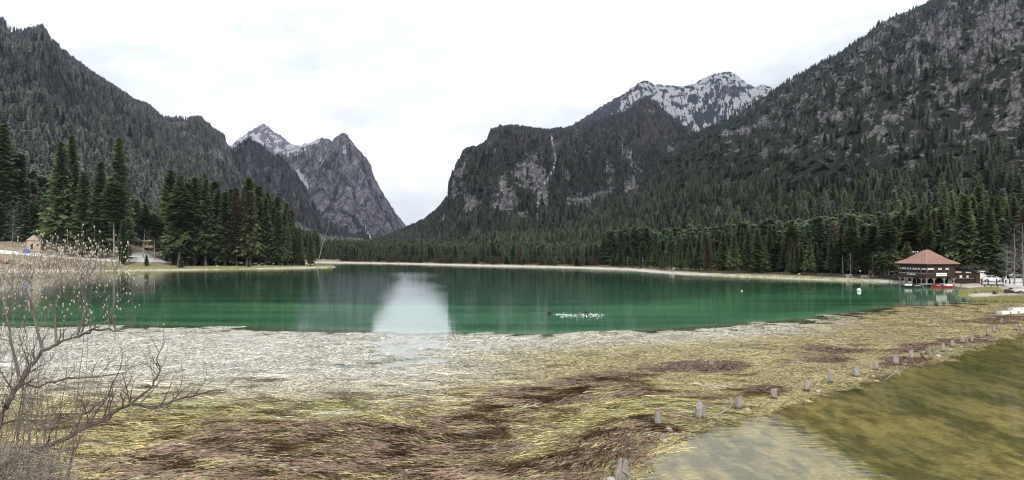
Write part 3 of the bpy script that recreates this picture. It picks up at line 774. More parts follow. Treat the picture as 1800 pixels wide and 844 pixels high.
# ------------------------------------------------------------------ conifers
def conifer_crown(seed, nb=420, lower=0.10, R=0.19, power=0.85, leaf=8, wl=1.0, thin=1.0, droop=1.0, dome=0.0):
    """unit-height crown of drooping sprays"""
    r = random.Random(seed); vs = []; fs = []
    lob = [r.uniform(.8, 1.2) for _ in range(9)]
    for i in range(nb):
        q = (i + r.random()) / nb
        z = lower + (0.985 - lower) * (1 - (1 - q) ** 1.12 if not dome else q)
        zz = (z - lower) / (1 - lower)
        prof = (1 - zz) ** power
        if dome: prof = (math.sin(math.pi * min(1, (zz * 0.86 + 0.14))) ** 0.7) * (1 - .2 * zz)
        else: prof *= min(1.0, 0.55 + zz * 4.0)
        rad = R * prof * r.uniform(.62, 1.12) * lob[int(z * 8)] + 0.008
        a = i * 2.39996 + r.uniform(-.4, .4)
        ca, sa = math.cos(a), math.sin(a)
        up = (0.35 * zz - 0.22 * droop * (1 - zz)) + r.uniform(-.1, .1)
        def pt(t): return Vector((ca * rad * t, sa * rad * t, z + rad * (up * t - 0.30 * droop * t * t + 0.15 * droop * t * t * t)))
        side = Vector((-sa, ca, 0))
        w = (0.020 + 0.10 * rad) * thin
        for k in range(leaf):
            t0 = 0.12 + 0.80 * (k / max(1, leaf - 1)) if leaf > 1 else 0.5
            s = 1 if k % 2 else -1
            p = pt(t0); l = (0.30 * rad * (1.25 - t0) + 0.022) * wl * r.uniform(.6, 1.3)
            fwd = Vector((ca, sa, up * .6 - .25 * droop))
            tip = p + (side * s * r.uniform(.5, 1.0) + fwd * r.uniform(.5, 1.1)) * l + Vector((0, 0, -l * r.uniform(0.05, .75) * droop))
            b = p + fwd * (w * r.uniform(.7, 1.4)); c = p - fwd * w * .6 + Vector((0, 0, -w * .4))
            n = len(vs); vs += [p - side * s * w * .3, b, tip, c]; fs.append((n, n + 1, n + 2, n + 3))
        n = len(vs); e = pt(1.0); m = pt(.6)
        vs += [pt(0.0) + Vector((0, 0, w * .5)), m + side * w, e, m - side * w]; fs.append((n, n + 1, n + 2, n + 3))
    return np_mesh('crown', [tuple(v) for v in vs], fs)

def trunk_mesh(r0=0.017, top=0.97, bend=0.0, seed=0, stubs=0):
    r = random.Random(seed); m = MB()
    n = 7; pts = [(bend * math.sin(i / n * 3), bend * math.cos(i / n * 2.3) - bend, top * i / n - 0.03 * (i == 0)) for i in range(n + 1)]
    m.tube(pts, [r0 * (1 - 0.92 * i / n) + 0.001 + (r0 * .35 if i == 0 else 0) for i in range(n + 1)], 7)
    for _ in range(stubs):
        z = r.uniform(.12, .6); a = r.uniform(0, 6.28); l = r.uniform(.03, .10)
        m.tube([(0, 0, z), (math.cos(a) * l, math.sin(a) * l, z + r.uniform(-.02, .015))], [.003, .001], 4, False)
    return m.mesh('trunk')

def foliage_mat(name, a, b, inst=False, gloss=.2):
    t = NT(name)
    isl = t.node('ShaderNodeNewGeometry').outputs['Random Per Island']
    n = t.noise(t.objco(), 9.0, 3, .6)
    if inst:
        c = t.attr('tint', 'INSTANCER', 'Vector')
    else:
        c = t.mix(t.node('ShaderNodeObjectInfo').outputs['Random'], a, b)
    c = t.mix(1.0, c, t.remap(isl, 0, 1, .45, 1.65), 'MULTIPLY')
    c = t.mix(1.0, c, t.remap(n, .3, .7, .75, 1.3), 'MULTIPLY')
    df = t.bsdf(c, .65, None, gloss)
    tl = t.node('ShaderNodeBsdfTranslucent'); t.set(tl.inputs['Color'], c)
    mx = t.node('ShaderNodeMixShader'); mx.inputs[0].default_value = .50
    t.l.new(df, mx.inputs[1]); t.l.new(tl.outputs[0], mx.inputs[2])
    return t.done(mx.outputs[0])

M_BARK = simple('bark', (0.105, 0.088, 0.075), .9, .4, 6, .1, 0, (4, 4, .6), .02)
M_BARK_PALE = simple('bark_pale', (0.26, 0.24, 0.215), .9, .4, 6, .1, 0, (4, 4, .6), .02)
M_SPRUCE = foliage_mat('spruce_needles', (0.110, 0.145, 0.066), (0.165, 0.190, 0.090))
M_SPRUCE_DARK = foliage_mat('spruce_needles_dark', (0.086, 0.120, 0.058), (0.130, 0.160, 0.076))
M_PINE = foliage_mat('pine_needles', (0.085, 0.110, 0.048), (0.125, 0.140, 0.064))
M_LARCH = foliage_mat('larch_twigs', (0.120, 0.108, 0.062), (0.150, 0.130, 0.084))
M_FOREST = foliage_mat('forest_needles', None, None, True)

KIND = {}
def build_kinds():
    def reg(k, mat, trunk, crowns):
        for c in crowns: c.materials.append(mat)
        trunk.materials.append(M_BARK_PALE if k == 'pine' else M_BARK)
        KIND[k] = (crowns, trunk)
    reg('spruce', M_SPRUCE, trunk_mesh(.014), [conifer_crown(10 + i, 190 - 20 * (i % 3), .05 + .07 * (i % 3), .165 + .022 * (i % 4), 1.0 + .12 * (i % 3), 10, 1.15, 1.0, .8 + .15 * (i % 3)) for i in range(6)])
    reg('dark', M_SPRUCE_DARK, trunk_mesh(.014), [conifer_crown(30 + i, 200 - 20 * (i % 3), .10 + .07 * (i % 3), .150 + .02 * (i % 3), 1.05, 10, 1.15) for i in range(5)])
    reg('pine', M_PINE, trunk_mesh(.012, .95, .012, 3, 10), [conifer_crown(50 + i, 230, .50 + .05 * (i % 3), .145 + .02 * (i % 2), .6, 9, 1.3, 1.0, .35, 1.0) for i in range(4)])
    reg('larch', M_LARCH, trunk_mesh(.012), [conifer_crown(70 + i, 210, .12, .135 + .01 * i, .8, 8, 1.1, .5, .5) for i in range(3)])
    reg('young', M_SPRUCE, trunk_mesh(.018), [conifer_crown(90 + i, 240, .03, .27, .95, 8) for i in range(2)])

TREE_N = 0
def tree(kind, x, y, h, label, group, name=None, wide=1.0, cat='tree'):
    global TREE_N
    crowns, trunk = KIND[kind]; i = TREE_N; TREE_N += 1
    r = random.Random(i * 7 + 1)
    e = empty(name or {'spruce': 'spruce_tree', 'dark': 'spruce_tree', 'pine': 'pine_tree', 'larch': 'larch_tree', 'young': 'young_spruce'}[kind], (x, y, gz(x, y) - .05), r.uniform(0, 6.28), label=label, cat=cat, group=group)
    w = h * wide * r.uniform(.92, 1.1)
    e.scale = (w, w, h); e.rotation_euler[0] = r.gauss(0, .012); e.rotation_euler[1] = r.gauss(0, .012)
    link('trunk', trunk, None, e); link('crown', crowns[i % len(crowns)], None, e)
    return e

def tree_px(kind, px, top, Y, label, group, wide=1.0, name=None):
    x = (px - 900) / F * Y
    h = EYE - (top - HY) / F * Y - gz(x, Y)
    return tree(kind, x, Y, h, label, group, name, wide)

SHORE_Y = lambda px: EYE * F / (np.interp(px, [0, 200, 400, 540, 598], [478, 476.2, 473.5, 471.2, 469.4]) - HY) if px < 600 else EYE * F / (np.interp(px, [600, 700, 800, 900, 1000, 1070, 1128, 1200, 1260, 1350, 1450, 1530, 1580, 1690, 1800, 1900], [462.4, 464, 466.6, 468.8, 471, 473.4, 477.6, 482.3, 485.3, 488.6, 492.6, 497.2, 501, 505, 505, 508]) - HY)

def build_trees():
    R = random.Random(5)
    # singled-out trees of the left shore
    tree_px('spruce', 8, 216, 318, 'tall spruce at the left edge, leftmost tree in view', None, 1.15)
    tree_px('dark', 33, 268, 322, 'spruce beside the leftmost tall spruce, above the blue tent', None, 1.1)
    tree_px('spruce', 108, 246, 300, 'broad tall spruce behind the catkin bush', None, 1.12)
    tree_px('dark', 132, 236, 318, 'tall narrow spruce behind the broad spruce', None, .8)
    tree_px('spruce', 146, 300, 296, 'lower spruce leaning against the broad spruce on its right', None, 1.25)
    tree_px('dark', 172, 282, 296, 'dark slender spruce between broad spruce and bare-trunked pine', None, 1.0)
    tree_px('spruce', 208, 240, 322, 'tall spruce standing behind the bare-trunked pine', None, .9)
    tree_px('pine', 201, 318, 292, 'pine with a long bare trunk beside the road', None, .95)
    tree_px('dark', 217, 386, 284, 'small spruce at the water between pine and gravel road', None, 1.25)
    tree_px('young', 258, 447, 284, 'tiny young spruce below the gravel road at the water', None, 1.0)
    tree_px('pine', 252, 366, 306, 'left of two slim pines in front of the flat roofed building', None, .85)
    tree_px('pine', 272, 376, 308, 'right of two slim pines in front of the flat roofed building', None, .9)
    tree_px('pine', 314, 328, 298, 'tall pine with two bare stems at the road end of the stand', None, 1.2)
    tree_px('dark', 546, 412, 322, 'dark spruce at the tip of the promontory beside the leaning dead trunk', None, 1.2)
    tree_px('young', 532, 445, 324, 'low spruce beside the tip of the promontory', None, 1.2)
    tree_px('young', 318, 452, 286, 'round low spruce at the foot of the pine stand', None, 1.5)
    tree_px('young', 437, 458, 303, 'knee high young spruce on the beach of the promontory', None, 1.3)
    ordn = ['first', 'second', 'third', 'fourth', 'fifth', 'sixth', 'seventh', 'eighth', 'ninth', 'tenth', 'eleventh', 'twelfth', 'thirteenth', 'fourteenth', 'fifteenth', 'sixteenth', 'seventeenth', 'eighteenth', 'nineteenth', 'twentieth']
    # stand on the promontory
    tops = [(296, 322), (304, 304), (322, 317), (341, 310), (363, 305), (380, 318), (395, 330), (412, 320), (430, 325), (441, 316), (452, 328), (473, 339), (484, 349), (498, 360), (506, 378), (519, 396), (531, 400)]
    for i, (px, top) in enumerate(tops):
        for row in range(3):
            pxx = px + R.uniform(-7, 7) + (12 if row == 0 and px < 312 else 0); Y = 297 + (px - 290) * .075 + row * 13 + R.uniform(0, 9)
            kd = R.choice(['spruce', 'dark', 'dark', 'spruce', 'larch' if row < 2 else 'dark'])
            if i in (7, 8) and row == 0: kd = 'larch'
            if row == 0: lab = {'spruce': 'green spruce', 'dark': 'dark spruce', 'larch': 'olive brown larch'}[kd] + ', %s front tree of the promontory stand counted from the road' % ordn[i]
            else: lab = None
            tree_px(kd, pxx, top + (6 if row == 0 else -2) + R.uniform(-8, 16), Y, lab or {'spruce': 'green spruce behind the front trees of the promontory stand', 'dark': 'dark spruce behind the front trees of the promontory stand', 'larch': 'olive brown larch behind the front trees of the promontory stand'}[kd], 'trees of the promontory stand', R.uniform(.95, 1.25))
    # wood along the right shore
    seg = {}
    for i in range(150):
        px = 1070 + 800 * ((i + R.random()) / 150)
        if 1575 < px < 1690: Y = 176 + R.uniform(0, 26)
        elif px >= 1690: Y = 176 + R.uniform(0, 30)
        else: Y = float(SHORE_Y(px)) + 9 + R.uniform(0, 40) * (1 if px > 1250 else .8)
        top = np.interp(px, [1070, 1180, 1230, 1300, 1400, 1480, 1560, 1640, 1700, 1800, 1900], [440, 428, 420, 402, 400, 388, 380, 372, 352, 360, 350])
        kd = R.choice(['spruce', 'spruce', 'dark', 'dark', 'pine', 'larch']) if px < 1640 else R.choice(['spruce', 'dark', 'spruce'])
        row = 'front' if Y < float(SHORE_Y(px)) + 22 and px < 1575 else 'back'
        lab = {'spruce': 'green spruce', 'dark': 'dark spruce', 'pine': 'pale pine', 'larch': 'brownish larch'}[kd]
        where = ('along the far right beach' if px < 1250 else 'behind the front trees of the right shore' if px < 1575 else 'in the wood behind the stilt house' if px < 1690 else 'in the wood behind the car park')
        key = 'the pale boulder on the far beach' if 1180 < px < 1400 else 'the tip of the far beach' if px <= 1180 else 'the forked beach path' if px < 1575 else None
        if row == 'front' and key and seg.get(key, 0) < 20:
            lab = lab + ', %s shoreline tree to the right of %s' % (ordn[seg.get(key, 0)], key); seg[key] = seg.get(key, 0) + 1; full = lab
        else: full = lab + ' ' + where
        tree_px(kd, px, top + R.uniform(-14, 22) + (12 if row == 'front' else 0), Y, full, 'trees ' + where, R.uniform(.95, 1.3))
    tree_px('spruce', 1694, 340, 172, 'huge broad spruce right behind the red roofed stilt house', None, 1.35)
    tree_px('spruce', 1742, 362, 168, 'second large spruce behind the white car', None, 1.15)
    tree_px('dark', 1716, 326, 190, 'tallest dark spruce rising behind the huge broad spruce', None, 1.1)
    tree_px('young', 1594, 424, 171, 'bright green young spruce left of the red roof', None, 1.25)
    tree_px('pine', 1630, 398, 176, 'bare stemmed pine directly above the red roof', None, 1.0)
    for (px, top, Y) in ((1496, 398, 190), (1534, 396, 186), (1562, 392, 180), (1556, 404, 181), (1392, 396, 214)):
        tree_px('pine', px, top, Y, 'tall pine with a long pale bare trunk on the right shore', 'bare trunked pines of the right shore', .95)

# ------------------------------------------------------------------ forest masses
def forest_points(key, n, seed, hmin, hmax, green, larchc, gdark=1.0):
    rg = np.random.default_rng(seed); m = MTN[key]
    nr, nc = m['nr'], len(m['px'])
    i = rg.uniform(0, nr - 1.001, n); cr = rg.uniform(0, 1, n) < .06; i[cr] = nr - 1.001 - np.abs(rg.normal(0, 2.0, int(cr.sum()))); j = rg.uniform(0, nc - 1.001, n)
    i0, j0 = i.astype(int), j.astype(int); fi, fj = i - i0, j - j0
    def smp(A): return (A[i0, j0] * (1 - fi) * (1 - fj) + A[i0 + 1, j0] * fi * (1 - fj) + A[i0, j0 + 1] * (1 - fi) * fj + A[i0 + 1, j0 + 1] * fi * fj)
    X, Y, Z = smp(m['X']), smp(m['Y']), smp(m['Z']); D = smp(m['dens']); L = smp(m['larch'])
    dY = np.abs(m['Y'][-1 - (len(m['s']) - nr), j0] - m['Y'][0, j0])
    w = Y * dY; w = w / np.percentile(w, 85)
    ok = rg.uniform(0, 1, n) < np.clip(D, 0, 1) * np.clip(w, 0.06, 1)
    ok &= Z > ground_z(X, Y) - 3 if key in ('mountain_slope_left', 'mountain_slope_right') else ok
    X, Y, Z, L = X[ok], Y[ok], Z[ok], L[ok]; k = len(X)
    isl = rg.uniform(0, 1, k) < L * .8
    big = 0.5 + 0.5 * np.clip(fbm(X / 130, Y / 130, 3, seed), -1, 1)
    sv = m['s'][i0[ok]]
    h = rg.uniform(hmin, hmax, k) * (0.8 + .35 * big) * (1 - .12 * sstep(.35, .85, sv))
    g = np.array(green[0]) * (1 - big[:, None]) + np.array(green[1]) * big[:, None]
    t = np.where(isl[:, None], np.array(larchc), g) * rg.uniform(.5, 1.75, (k, 1)) * gdark
    grey = rg.uniform(0, 1, k) < .12
    t[grey] = np.array((0.19, 0.195, 0.165)) * rg.uniform(.8, 1.4, (int(grey.sum()), 1))
    wd = rg.uniform(.85, 1.3, k) * h
    return np.stack([X, Y, Z - .5], -1), np.stack([wd, wd, h], -1), t, isl

def build_forest():
    src = []
    for i in range(5): src.append(conifer_crown(300 + i, 110, .06, .20 + .015 * (i % 3), .85, 3, 1.6, 2.0))
    for i in range(3): src.append(conifer_crown(320 + i, 70, .10, .16, .75, 3, 1.5, 1.1, .6))
    for m in src: m.materials.append(M_FOREST)
    g_left = ((0.180, 0.195, 0.175), (0.245, 0.255, 0.222)); lar = (0.225, 0.208, 0.216)
    spec = [('mountain_slope_left', 70000, 1, 12, 21, g_left, lar, 'mixed conifer forest covering the left mountain slope'),
            ('mountain_spur_forested', 9000, 2, 14, 24, ((0.056, 0.066, 0.055), (0.082, 0.09, 0.072)), (0.094, 0.085, 0.088), 'thin forest on the steep spur behind the left slope'),
            ('mountain_peak_rocky', 16000, 3, 12, 20, ((0.056, 0.066, 0.055), (0.082, 0.09, 0.072)), (0.094, 0.085, 0.088), 'forest at the foot of the rocky peak'),
            ('mountain_cliffs_wooded', 62000, 4, 10, 17, ((0.080, 0.104, 0.072), (0.124, 0.146, 0.096)), (0.150, 0.132, 0.136), 'larch and spruce forest on the wooded cliffs'),
            ('mountain_slope_right', 80000, 5, 9, 16, ((0.072, 0.098, 0.060), (0.130, 0.156, 0.084)), (0.140, 0.128, 0.112), 'conifer forest climbing the right mountain slope')]
    for key, n, sd, h0, h1, g, l, label in spec:
        p, s, t, isl = forest_points(key, n, sd, h0, h1, g, l)
        rg = np.random.default_rng(sd + 50); k = len(p)
        idx = np.where(isl, rg.integers(5, 8, k), rg.integers(0, 5, k))
        a = rg.uniform(0, 6.28, k)
        o = scatter('forest', src, p, np.stack([0 * a, 0 * a, a], -1), s, idx, t)
        tag(o, label, 'forest', None, 'stuff')
    for key, n, sd in (('mountain_slope_right', 70000, 15), ('mountain_cliffs_wooded', 30000, 16)):
        m = MTN[key]; keep = m['dens']
        m['dens'] = np.clip(0.75 - 2.6 * np.clip(m['rock'] - .10, 0, 1) - 0.4 * keep, 0, 1); lk = m['larch']; m['larch'] = lk * .3
        p, s, t, isl = forest_points(key, n, sd, 2.2, 4.6, ((0.050, 0.068, 0.040), (0.080, 0.102, 0.054)), (0.105, 0.096, 0.086))
        m['dens'] = keep; m['larch'] = lk
        rg = np.random.default_rng(sd + 50); k = len(p); a = rg.uniform(0, 6.28, k); s[:, :2] *= rg.uniform(3.0, 6.0, (k, 1))
        o = scatter('mountain_scrub', src, p, np.stack([0 * a, 0 * a, a], -1), s, rg.integers(0, 5, k), t)
        tag(o, 'dwarf pine scrub between the rocks of the right slope' if sd == 15 else 'low scrub on the wooded cliffs', 'scrub', None, 'stuff')
    # valley floor and ground behind the shore trees
    rg = np.random.default_rng(77); N = 60000
    px = rg.uniform(-500, 2250, N); Y = np.exp(rg.uniform(math.log(150), math.log(1500), N)); X = (px - 900) / F * Y
    d = land_dist(X, Y)
    bl = np.interp(px, [-500, 0, 200, 400, 640, 760, 900, 1100, 1400, 1800, 2250], [400, 430, 450, 650, 1200, 1200, 900, 800, 500, 320, 260])
    ok = (d > np.where(px > 1050, np.where(px > 1560, 30, 26), np.where(px > 600, 9, np.where(px > 300, 48, 62)))) & (Y < bl)
    ok &= rg.uniform(0, 1, N) < np.clip((Y / 420) ** 1.3, .12, 1)
    ok &= ~((px > 540) & (px < 610) & (Y < 330))
    ok &= ~((px > 205) & (px < 335) & (Y < 362))
    X, Y, px, d = X[ok], Y[ok], px[ok], d[ok]; k = len(X)
    h = np.where((px > 560) & (px < 1060), rg.uniform(6.5, 11, k) + np.clip((d - 60) / 50, 0, 6), rg.uniform(11, 19, k))
    h = np.where(px < 560, rg.uniform(14, 24, k), h)
    shrub = (d < 26) & (px > 560) & (px < 1060)
    h = np.where(shrub, rg.uniform(2.5, 5, k), h)
    t = np.array((0.100, 0.130, 0.074)) * rg.uniform(.5, 1.7, (k, 1))
    br = (rg.uniform(0, 1, k) < np.where(shrub, .75, .12))
    t[br] = np.array((0.165, 0.135, 0.098)) * rg.uniform(.7, 1.3, (int(br.sum()), 1))
    w = h * rg.uniform(.9, 1.35, k) * np.where(shrub, 1.8, 1)
    a = rg.uniform(0, 6.28, k)
    o = scatter('forest', src, np.stack([X, Y, ground_z(X, Y) - .2], -1), np.stack([0 * a, 0 * a, a], -1), np.stack([w, w, h], -1), np.where(br, rg.integers(5, 8, k), rg.integers(0, 5, k)), t)
    tag(o, 'low forest on the valley floor behind the shores', 'forest', None, 'stuff')

def build_haze():
    m = MB().box((0, 5500, 620), (26000, 13000, 1300))
    mat = bpy.data.materials.new('haze'); mat.use_nodes = True
    n = mat.node_tree.nodes; n.clear()
    out = n.new('ShaderNodeOutputMaterial'); v = n.new('ShaderNodeVolumePrincipled')
    v.inputs['Color'].default_value = (0.55, 0.68, 1.0, 1); v.inputs['Density'].default_value = 4.0e-5; v.inputs['Anisotropy'].default_value = 0.2
    mat.node_tree.links.new(v.outputs[0], out.inputs['Volume'])
    o = m.obj('haze', mat); tag(o, 'thin bluish haze in the valley air', 'haze', None, 'stuff')

build_ground(); build_water(); build_shallows(); build_mountains(); build_kinds()
build_weed(); build_forest(); build_trees()
build_haze()

# ------------------------------------------------------------------ materials of the built things
M_WOOD_DARK = simple('wood_dark', (0.042, 0.024, 0.018), .7, .45, 3, .25, 0, (6, 6, .5), .01)
M_WOOD_BROWN = simple('wood_brown', (0.085, 0.042, 0.026), .7, .45, 3, .25, 0, (.5, .5, 9), .01)
M_WOOD_GREY = simple('wood_grey', (0.30, 0.27, 0.24), .85, .5, 7, .15, 0, (6, 6, .7), .03)
M_ROOF_RED = simple('roof_red', (0.265, 0.145, 0.115), .55, .28, 1.6, .3, 0, (1, 1, 1), .01)
M_ROOF_PALE = simple('roof_seam', (0.52, 0.30, 0.26), .5, .2, 2, .3)
M_WHITE = simple('white_paint', (0.78, 0.78, 0.76), .45, .08, 4, .4)
M_BLIND = simple('window_blind', (0.58, 0.57, 0.54), .8, .15, 5, .2)
M_FRAME = simple('window_frame', (0.20, 0.12, 0.08), .6, .2, 5, .3)
M_BLACK = simple('black_paint', (0.02, 0.02, 0.022), .4, .2, 5, .4)
M_DARKGREY = simple('dark_grey', (0.06, 0.06, 0.06), .6, .2, 5, .3)
M_RED = simple('red_plastic', (0.26, 0.014, 0.020), .35, .12, 4, .5)
M_STONE = simple('pale_stone', (0.46, 0.44, 0.39), .9, .35, 3.5, .15, 0, (1, 1, 1), .04)
M_CONCRETE = simple('concrete', (0.38, 0.35, 0.31), .9, .3, 1.5, .15, 0, (1, 1, 1), .02)
M_PLASTER = simple('pink_plaster', (0.46, 0.36, 0.29), .9, .25, .8, .1, 0, (1, 1, 1), .02)
M_ROAD = simple('gravel_road', (0.68, 0.66, 0.63), .95, .2, .6, .1, 0, (1, 1, 1), .03)
M_BLUE = simple('blue_canvas', (0.09, 0.14, 0.46), .7, .2, 3, .2)
M_CARWHITE = simple('car_paint_white', (0.70, 0.71, 0.72), .25, .04, 2, .5)
M_CARDARK = simple('car_paint_dark', (0.025, 0.028, 0.034), .22, .05, 2, .5)
M_TYRE = simple('tyre_rubber', (0.02, 0.02, 0.02), .85, .1, 5, .2)
M_RIM = simple('wheel_rim', (0.42, 0.43, 0.44), .35, .1, 5, .5, .7)
M_LAMP = simple('lamp_glass', (0.7, 0.68, 0.6), .3, .05, 5, .4)
M_SOIL = simple('dark_clod', (0.06, 0.038, 0.028), .95, .4, 4, .1, 0, (1, 1, 1), .05)
M_FOAM = simple('water_foam', (0.80, 0.83, 0.82), .5, .1, 5, .3)
M_SKIN = simple('skin', (0.50, 0.32, 0.24), .6, .08, 5, .3)
M_TWIG = simple('willow_bark', (0.115, 0.092, 0.080), .8, .4, 9, .2)
M_TWIG_PALE = simple('willow_twig', (0.175, 0.15, 0.132), .8, .35, 5, .2)
M_CATKIN = simple('catkin', (0.48, 0.44, 0.36), .9, .25, 6, .1)
M_GREYTWIG = simple('grey_twig', (0.20, 0.185, 0.175), .85, .35, 3, .1)
t_ = NT('window_glass')
M_GLASS = t_.done(t_.bsdf((0.012, 0.014, 0.016), .06, None, .6))
M_CARGLASS = M_GLASS
M_DUCK = simple('duck_feathers', (0.055, 0.042, 0.034), .7, .4, 12, .2)
M_DUCKHEAD = simple('duck_head', (0.018, 0.05, 0.035), .4, .2, 12, .4)
M_BEAK = simple('duck_beak', (0.45, 0.30, 0.06), .5, .1, 12, .3)
t_ = NT('shore_grass')
_i = t_.node('ShaderNodeNewGeometry').outputs['Random Per Island']
M_GRASS = t_.done(t_.bsdf(t_.mix(_i, (0.14, 0.16, 0.05), (0.40, 0.36, 0.17)), .7))
t_ = NT('dry_brush')
_i = t_.node('ShaderNodeNewGeometry').outputs['Random Per Island']
M_BRUSH = t_.done(t_.bsdf(t_.mix(_i, (0.12, 0.095, 0.08), (0.36, 0.32, 0.27)), .8))

def on(px, Y, dz=0.0):
    x = (px - 900) / F * Y
    return (x, Y, gz(x, Y) + dz)

# ------------------------------------------------------------------ stilt house
def build_stilt_house():
    C = Vector(((1629 - 900) / F * 157, 157.0, 0)); A = 7.9; h = A / 2
    e = empty('stilt_house', (C.x, C.y, 0), math.radians(13), label='dark wooden restaurant on stilts with a red hipped roof', cat='building')
    ZB, ZT = 2.25, 5.25
    w = MB()
    w.box((0, 0, (ZB + ZT) / 2), (A, A, ZT - ZB)); w.obj('wall', M_WOOD_DARK, e)
    # lower cladding band, browner towards the lake
    MB().box((-h - .03, 0, ZB + .42), (.05, A + .02, .84)).obj('cladding', M_WOOD_BROWN, e)
    MB().box((0, -h - .03, ZB + .42), (A - .1, .05, .80)).obj('cladding', M_WOOD_DARK, e)
    for k in range(2):
        if k: MB().box((0, -h - .08, ZB - .08), (A + .3, .18, .2)).obj('beam', M_WOOD_DARK, e)
        else: MB().box((-h - .08, 0, ZB - .08), (.18, A + .3, .2)).obj('beam', M_WOOD_DARK, e)
    # roof: four faces with a bell-cast foot and standing seams
    E = 4.62
    rf = empty('roof', (0, 0, 0)); rf.parent = e
    prof = [(E, ZT - .02), (2.85, 6.2), (.26, 8.35)]
    for q in range(4):
        R = Matrix.Rotation(q * math.pi / 2, 3, 'Z'); m = MB(); vs = []
        for (a, z) in prof: vs += [R @ Vector((-a, -a, z)), R @ Vector((a, -a, z))]
        m.add(vs, [(0, 1, 3, 2), (2, 3, 5, 4)])
        m.add([R @ Vector((-E, -E, ZT - .02)), R @ Vector((E, -E, ZT - .02)), R @ Vector((E, -E, ZT - .14)), R @ Vector((-E, -E, ZT - .14))], [(0, 3, 2, 1)])
        m.obj('roof_panel', M_ROOF_RED, rf)
        hp = MB().tube([R @ Vector((-a, -a, z + .03)) for (a, z) in prof], .07, 5); hp.obj('hip_cap', M_ROOF_PALE, rf)
        if q in (0, 3):
            s = MB()
            for k in range(-10, 11):
                x = k * .43; top = min(1.0, 1.0)
                pts = []
                for (a, z) in prof:
                    if abs(x) <= a: pts.append((x, -a, z + .02))
                if len(pts) < 3:
                    for i in range(2):
                        a0, z0 = prof[i]; a1, z1 = prof[i + 1]
                        if a1 <= abs(x) <= a0:
                            f = (a0 - abs(x)) / (a0 - a1); pts.append((x, -abs(x), z0 + (z1 - z0) * f + .02)); break
                if len(pts) > 1: s.tube([R @ Vector(p) for p in pts], .022, 4)
            s.obj('standing_seam', M_ROOF_PALE, rf)
    MB().box((0, 0, ZT - .2), (2 * E - .3, 2 * E - .3, .08)).obj('soffit', M_WOOD_DARK, rf)
    MB().box((0, 0, 8.36), (.6, .6, .1)).obj('ridge_cap', M_ROOF_PALE, rf)
    # rear wing roof showing behind
    m = MB()
    a = [(1.5, 1.2, 5.6), (7.2, 1.2, 5.3), (7.2, 7.2, 5.3), (1.5, 7.2, 5.6), (2.0, 4.2, 7.75), (5.4, 4.2, 7.75)]
    m.add(a, [(0, 1, 5, 4), (1, 2, 5), (2, 3, 4, 5), (3, 0, 4)]); m.obj('rear_wing_roof', M_ROOF_RED, rf)
    MB().box((4.4, 4.4, 3.8), (4.6, 4.6, 3.2)).obj('rear_wing_wall', M_WOOD_DARK, e)
    # windows: fractions along a face
    def window(face, f0, f1, z0=3.12, z1=4.22, blind=.42):
        wd = (f1 - f0) * A; c = -h + (f0 + f1) / 2 * A; zc = (z0 + z1) / 2
        def B(off, thick, lo, hi, zlo, zhi, nm, mat, par):
            if face == 'R': MB().box(((lo + hi) / 2, -h - off, (zlo + zhi) / 2), (hi - lo, thick, zhi - zlo)).obj(nm, mat, par)
            else: MB().box((-h - off, -(lo + hi) / 2, (zlo + zhi) / 2), (thick, hi - lo, zhi - zlo)).obj(nm, mat, par)
        wn_ = empty('window'); wn_.parent = e
        lo, hi = c - wd / 2, c + wd / 2
        B(.01, .06, lo, hi, z0, z1 - blind, 'pane', M_GLASS, wn_)
        B(.02, .07, lo, hi, z1 - blind, z1, 'blind', M_BLIND, wn_)
        B(.06, .10, lo - .05, hi + .05, z0 - .13, z0 - .04, 'sill', M_BLIND if face == 'L' else M_FRAME, wn_)
        B(.05, .08, lo - .07, lo, z0 - .03, z1 + .05, 'frame', M_FRAME, wn_)
        B(.05, .08, hi, hi + .07, z0 - .03, z1 + .05, 'frame', M_FRAME, wn_)
    for a_, b_ in ((.03, .07), (.11, .255), (.30, .36), (.40, .46), (.50, .58), (.60, .67), (.695, .785), (.83, .985)): window('L', a_, b_)
    for a_, b_ in ((.02, .25), (.39, .52), (.65, .765)): window('R', a_, b_)
    # writing
    sg = MB().box((-h + .50 * A, -h - .14, 2.72), (.37 * A, .06, .72)).obj('sign_board', M_WHITE, e)
    r = random.Random(4); m = MB(); x = -h + .345 * A
    for k in range(11):
        gw = r.uniform(.10, .2)
        m.box((x + gw / 2, -h - .18, 2.72 + r.uniform(-.02, .02)), (gw * .35, .02, r.uniform(.2, .3))); m.box((x + gw / 2 + .05, -h - .18, 2.72 + r.choice((-.1, .1, 0))), (gw * .7, .02, .06)); x += gw + .09
    m.obj('lettering', M_DARKGREY, sg)
    m = MB(); m.box((-h - .10, h - .335 * A, 2.72), (.02, .06 * A, .22))
    y = h - .40 * A
    for k in range(8):
        gw = r.uniform(.15, .26); m.box((-h - .10, y - gw / 2, 2.70 + r.uniform(-.03, .03)), (.02, gw, r.uniform(.20, .30))); y -= gw + .03
    m.obj('lettering', M_WHITE, e)
    MB().box((1.2, h - 1.2, .9), (A - 2.6, .2, 2.5)).obj('undercroft_shade_panel', M_WOOD_DARK, e); MB().box((h - .6, .6, .9), (.2, A - 1.6, 2.5)).obj('undercroft_shade_panel', M_WOOD_DARK, e)  # dark panels added under the floor to stand for the shade there
    # stilts and braces
    st = []
    for f in (.02, .19, .29, .47, .80, .985): st.append((-h + .12, h - f * A))
    for f in (.27, .62, .97): st.append((-h + f * A, -h + .12))
    for f in (.2, .5, .8): st.append((f * A - h, .5)); st.append((f * A - h, h - .4))
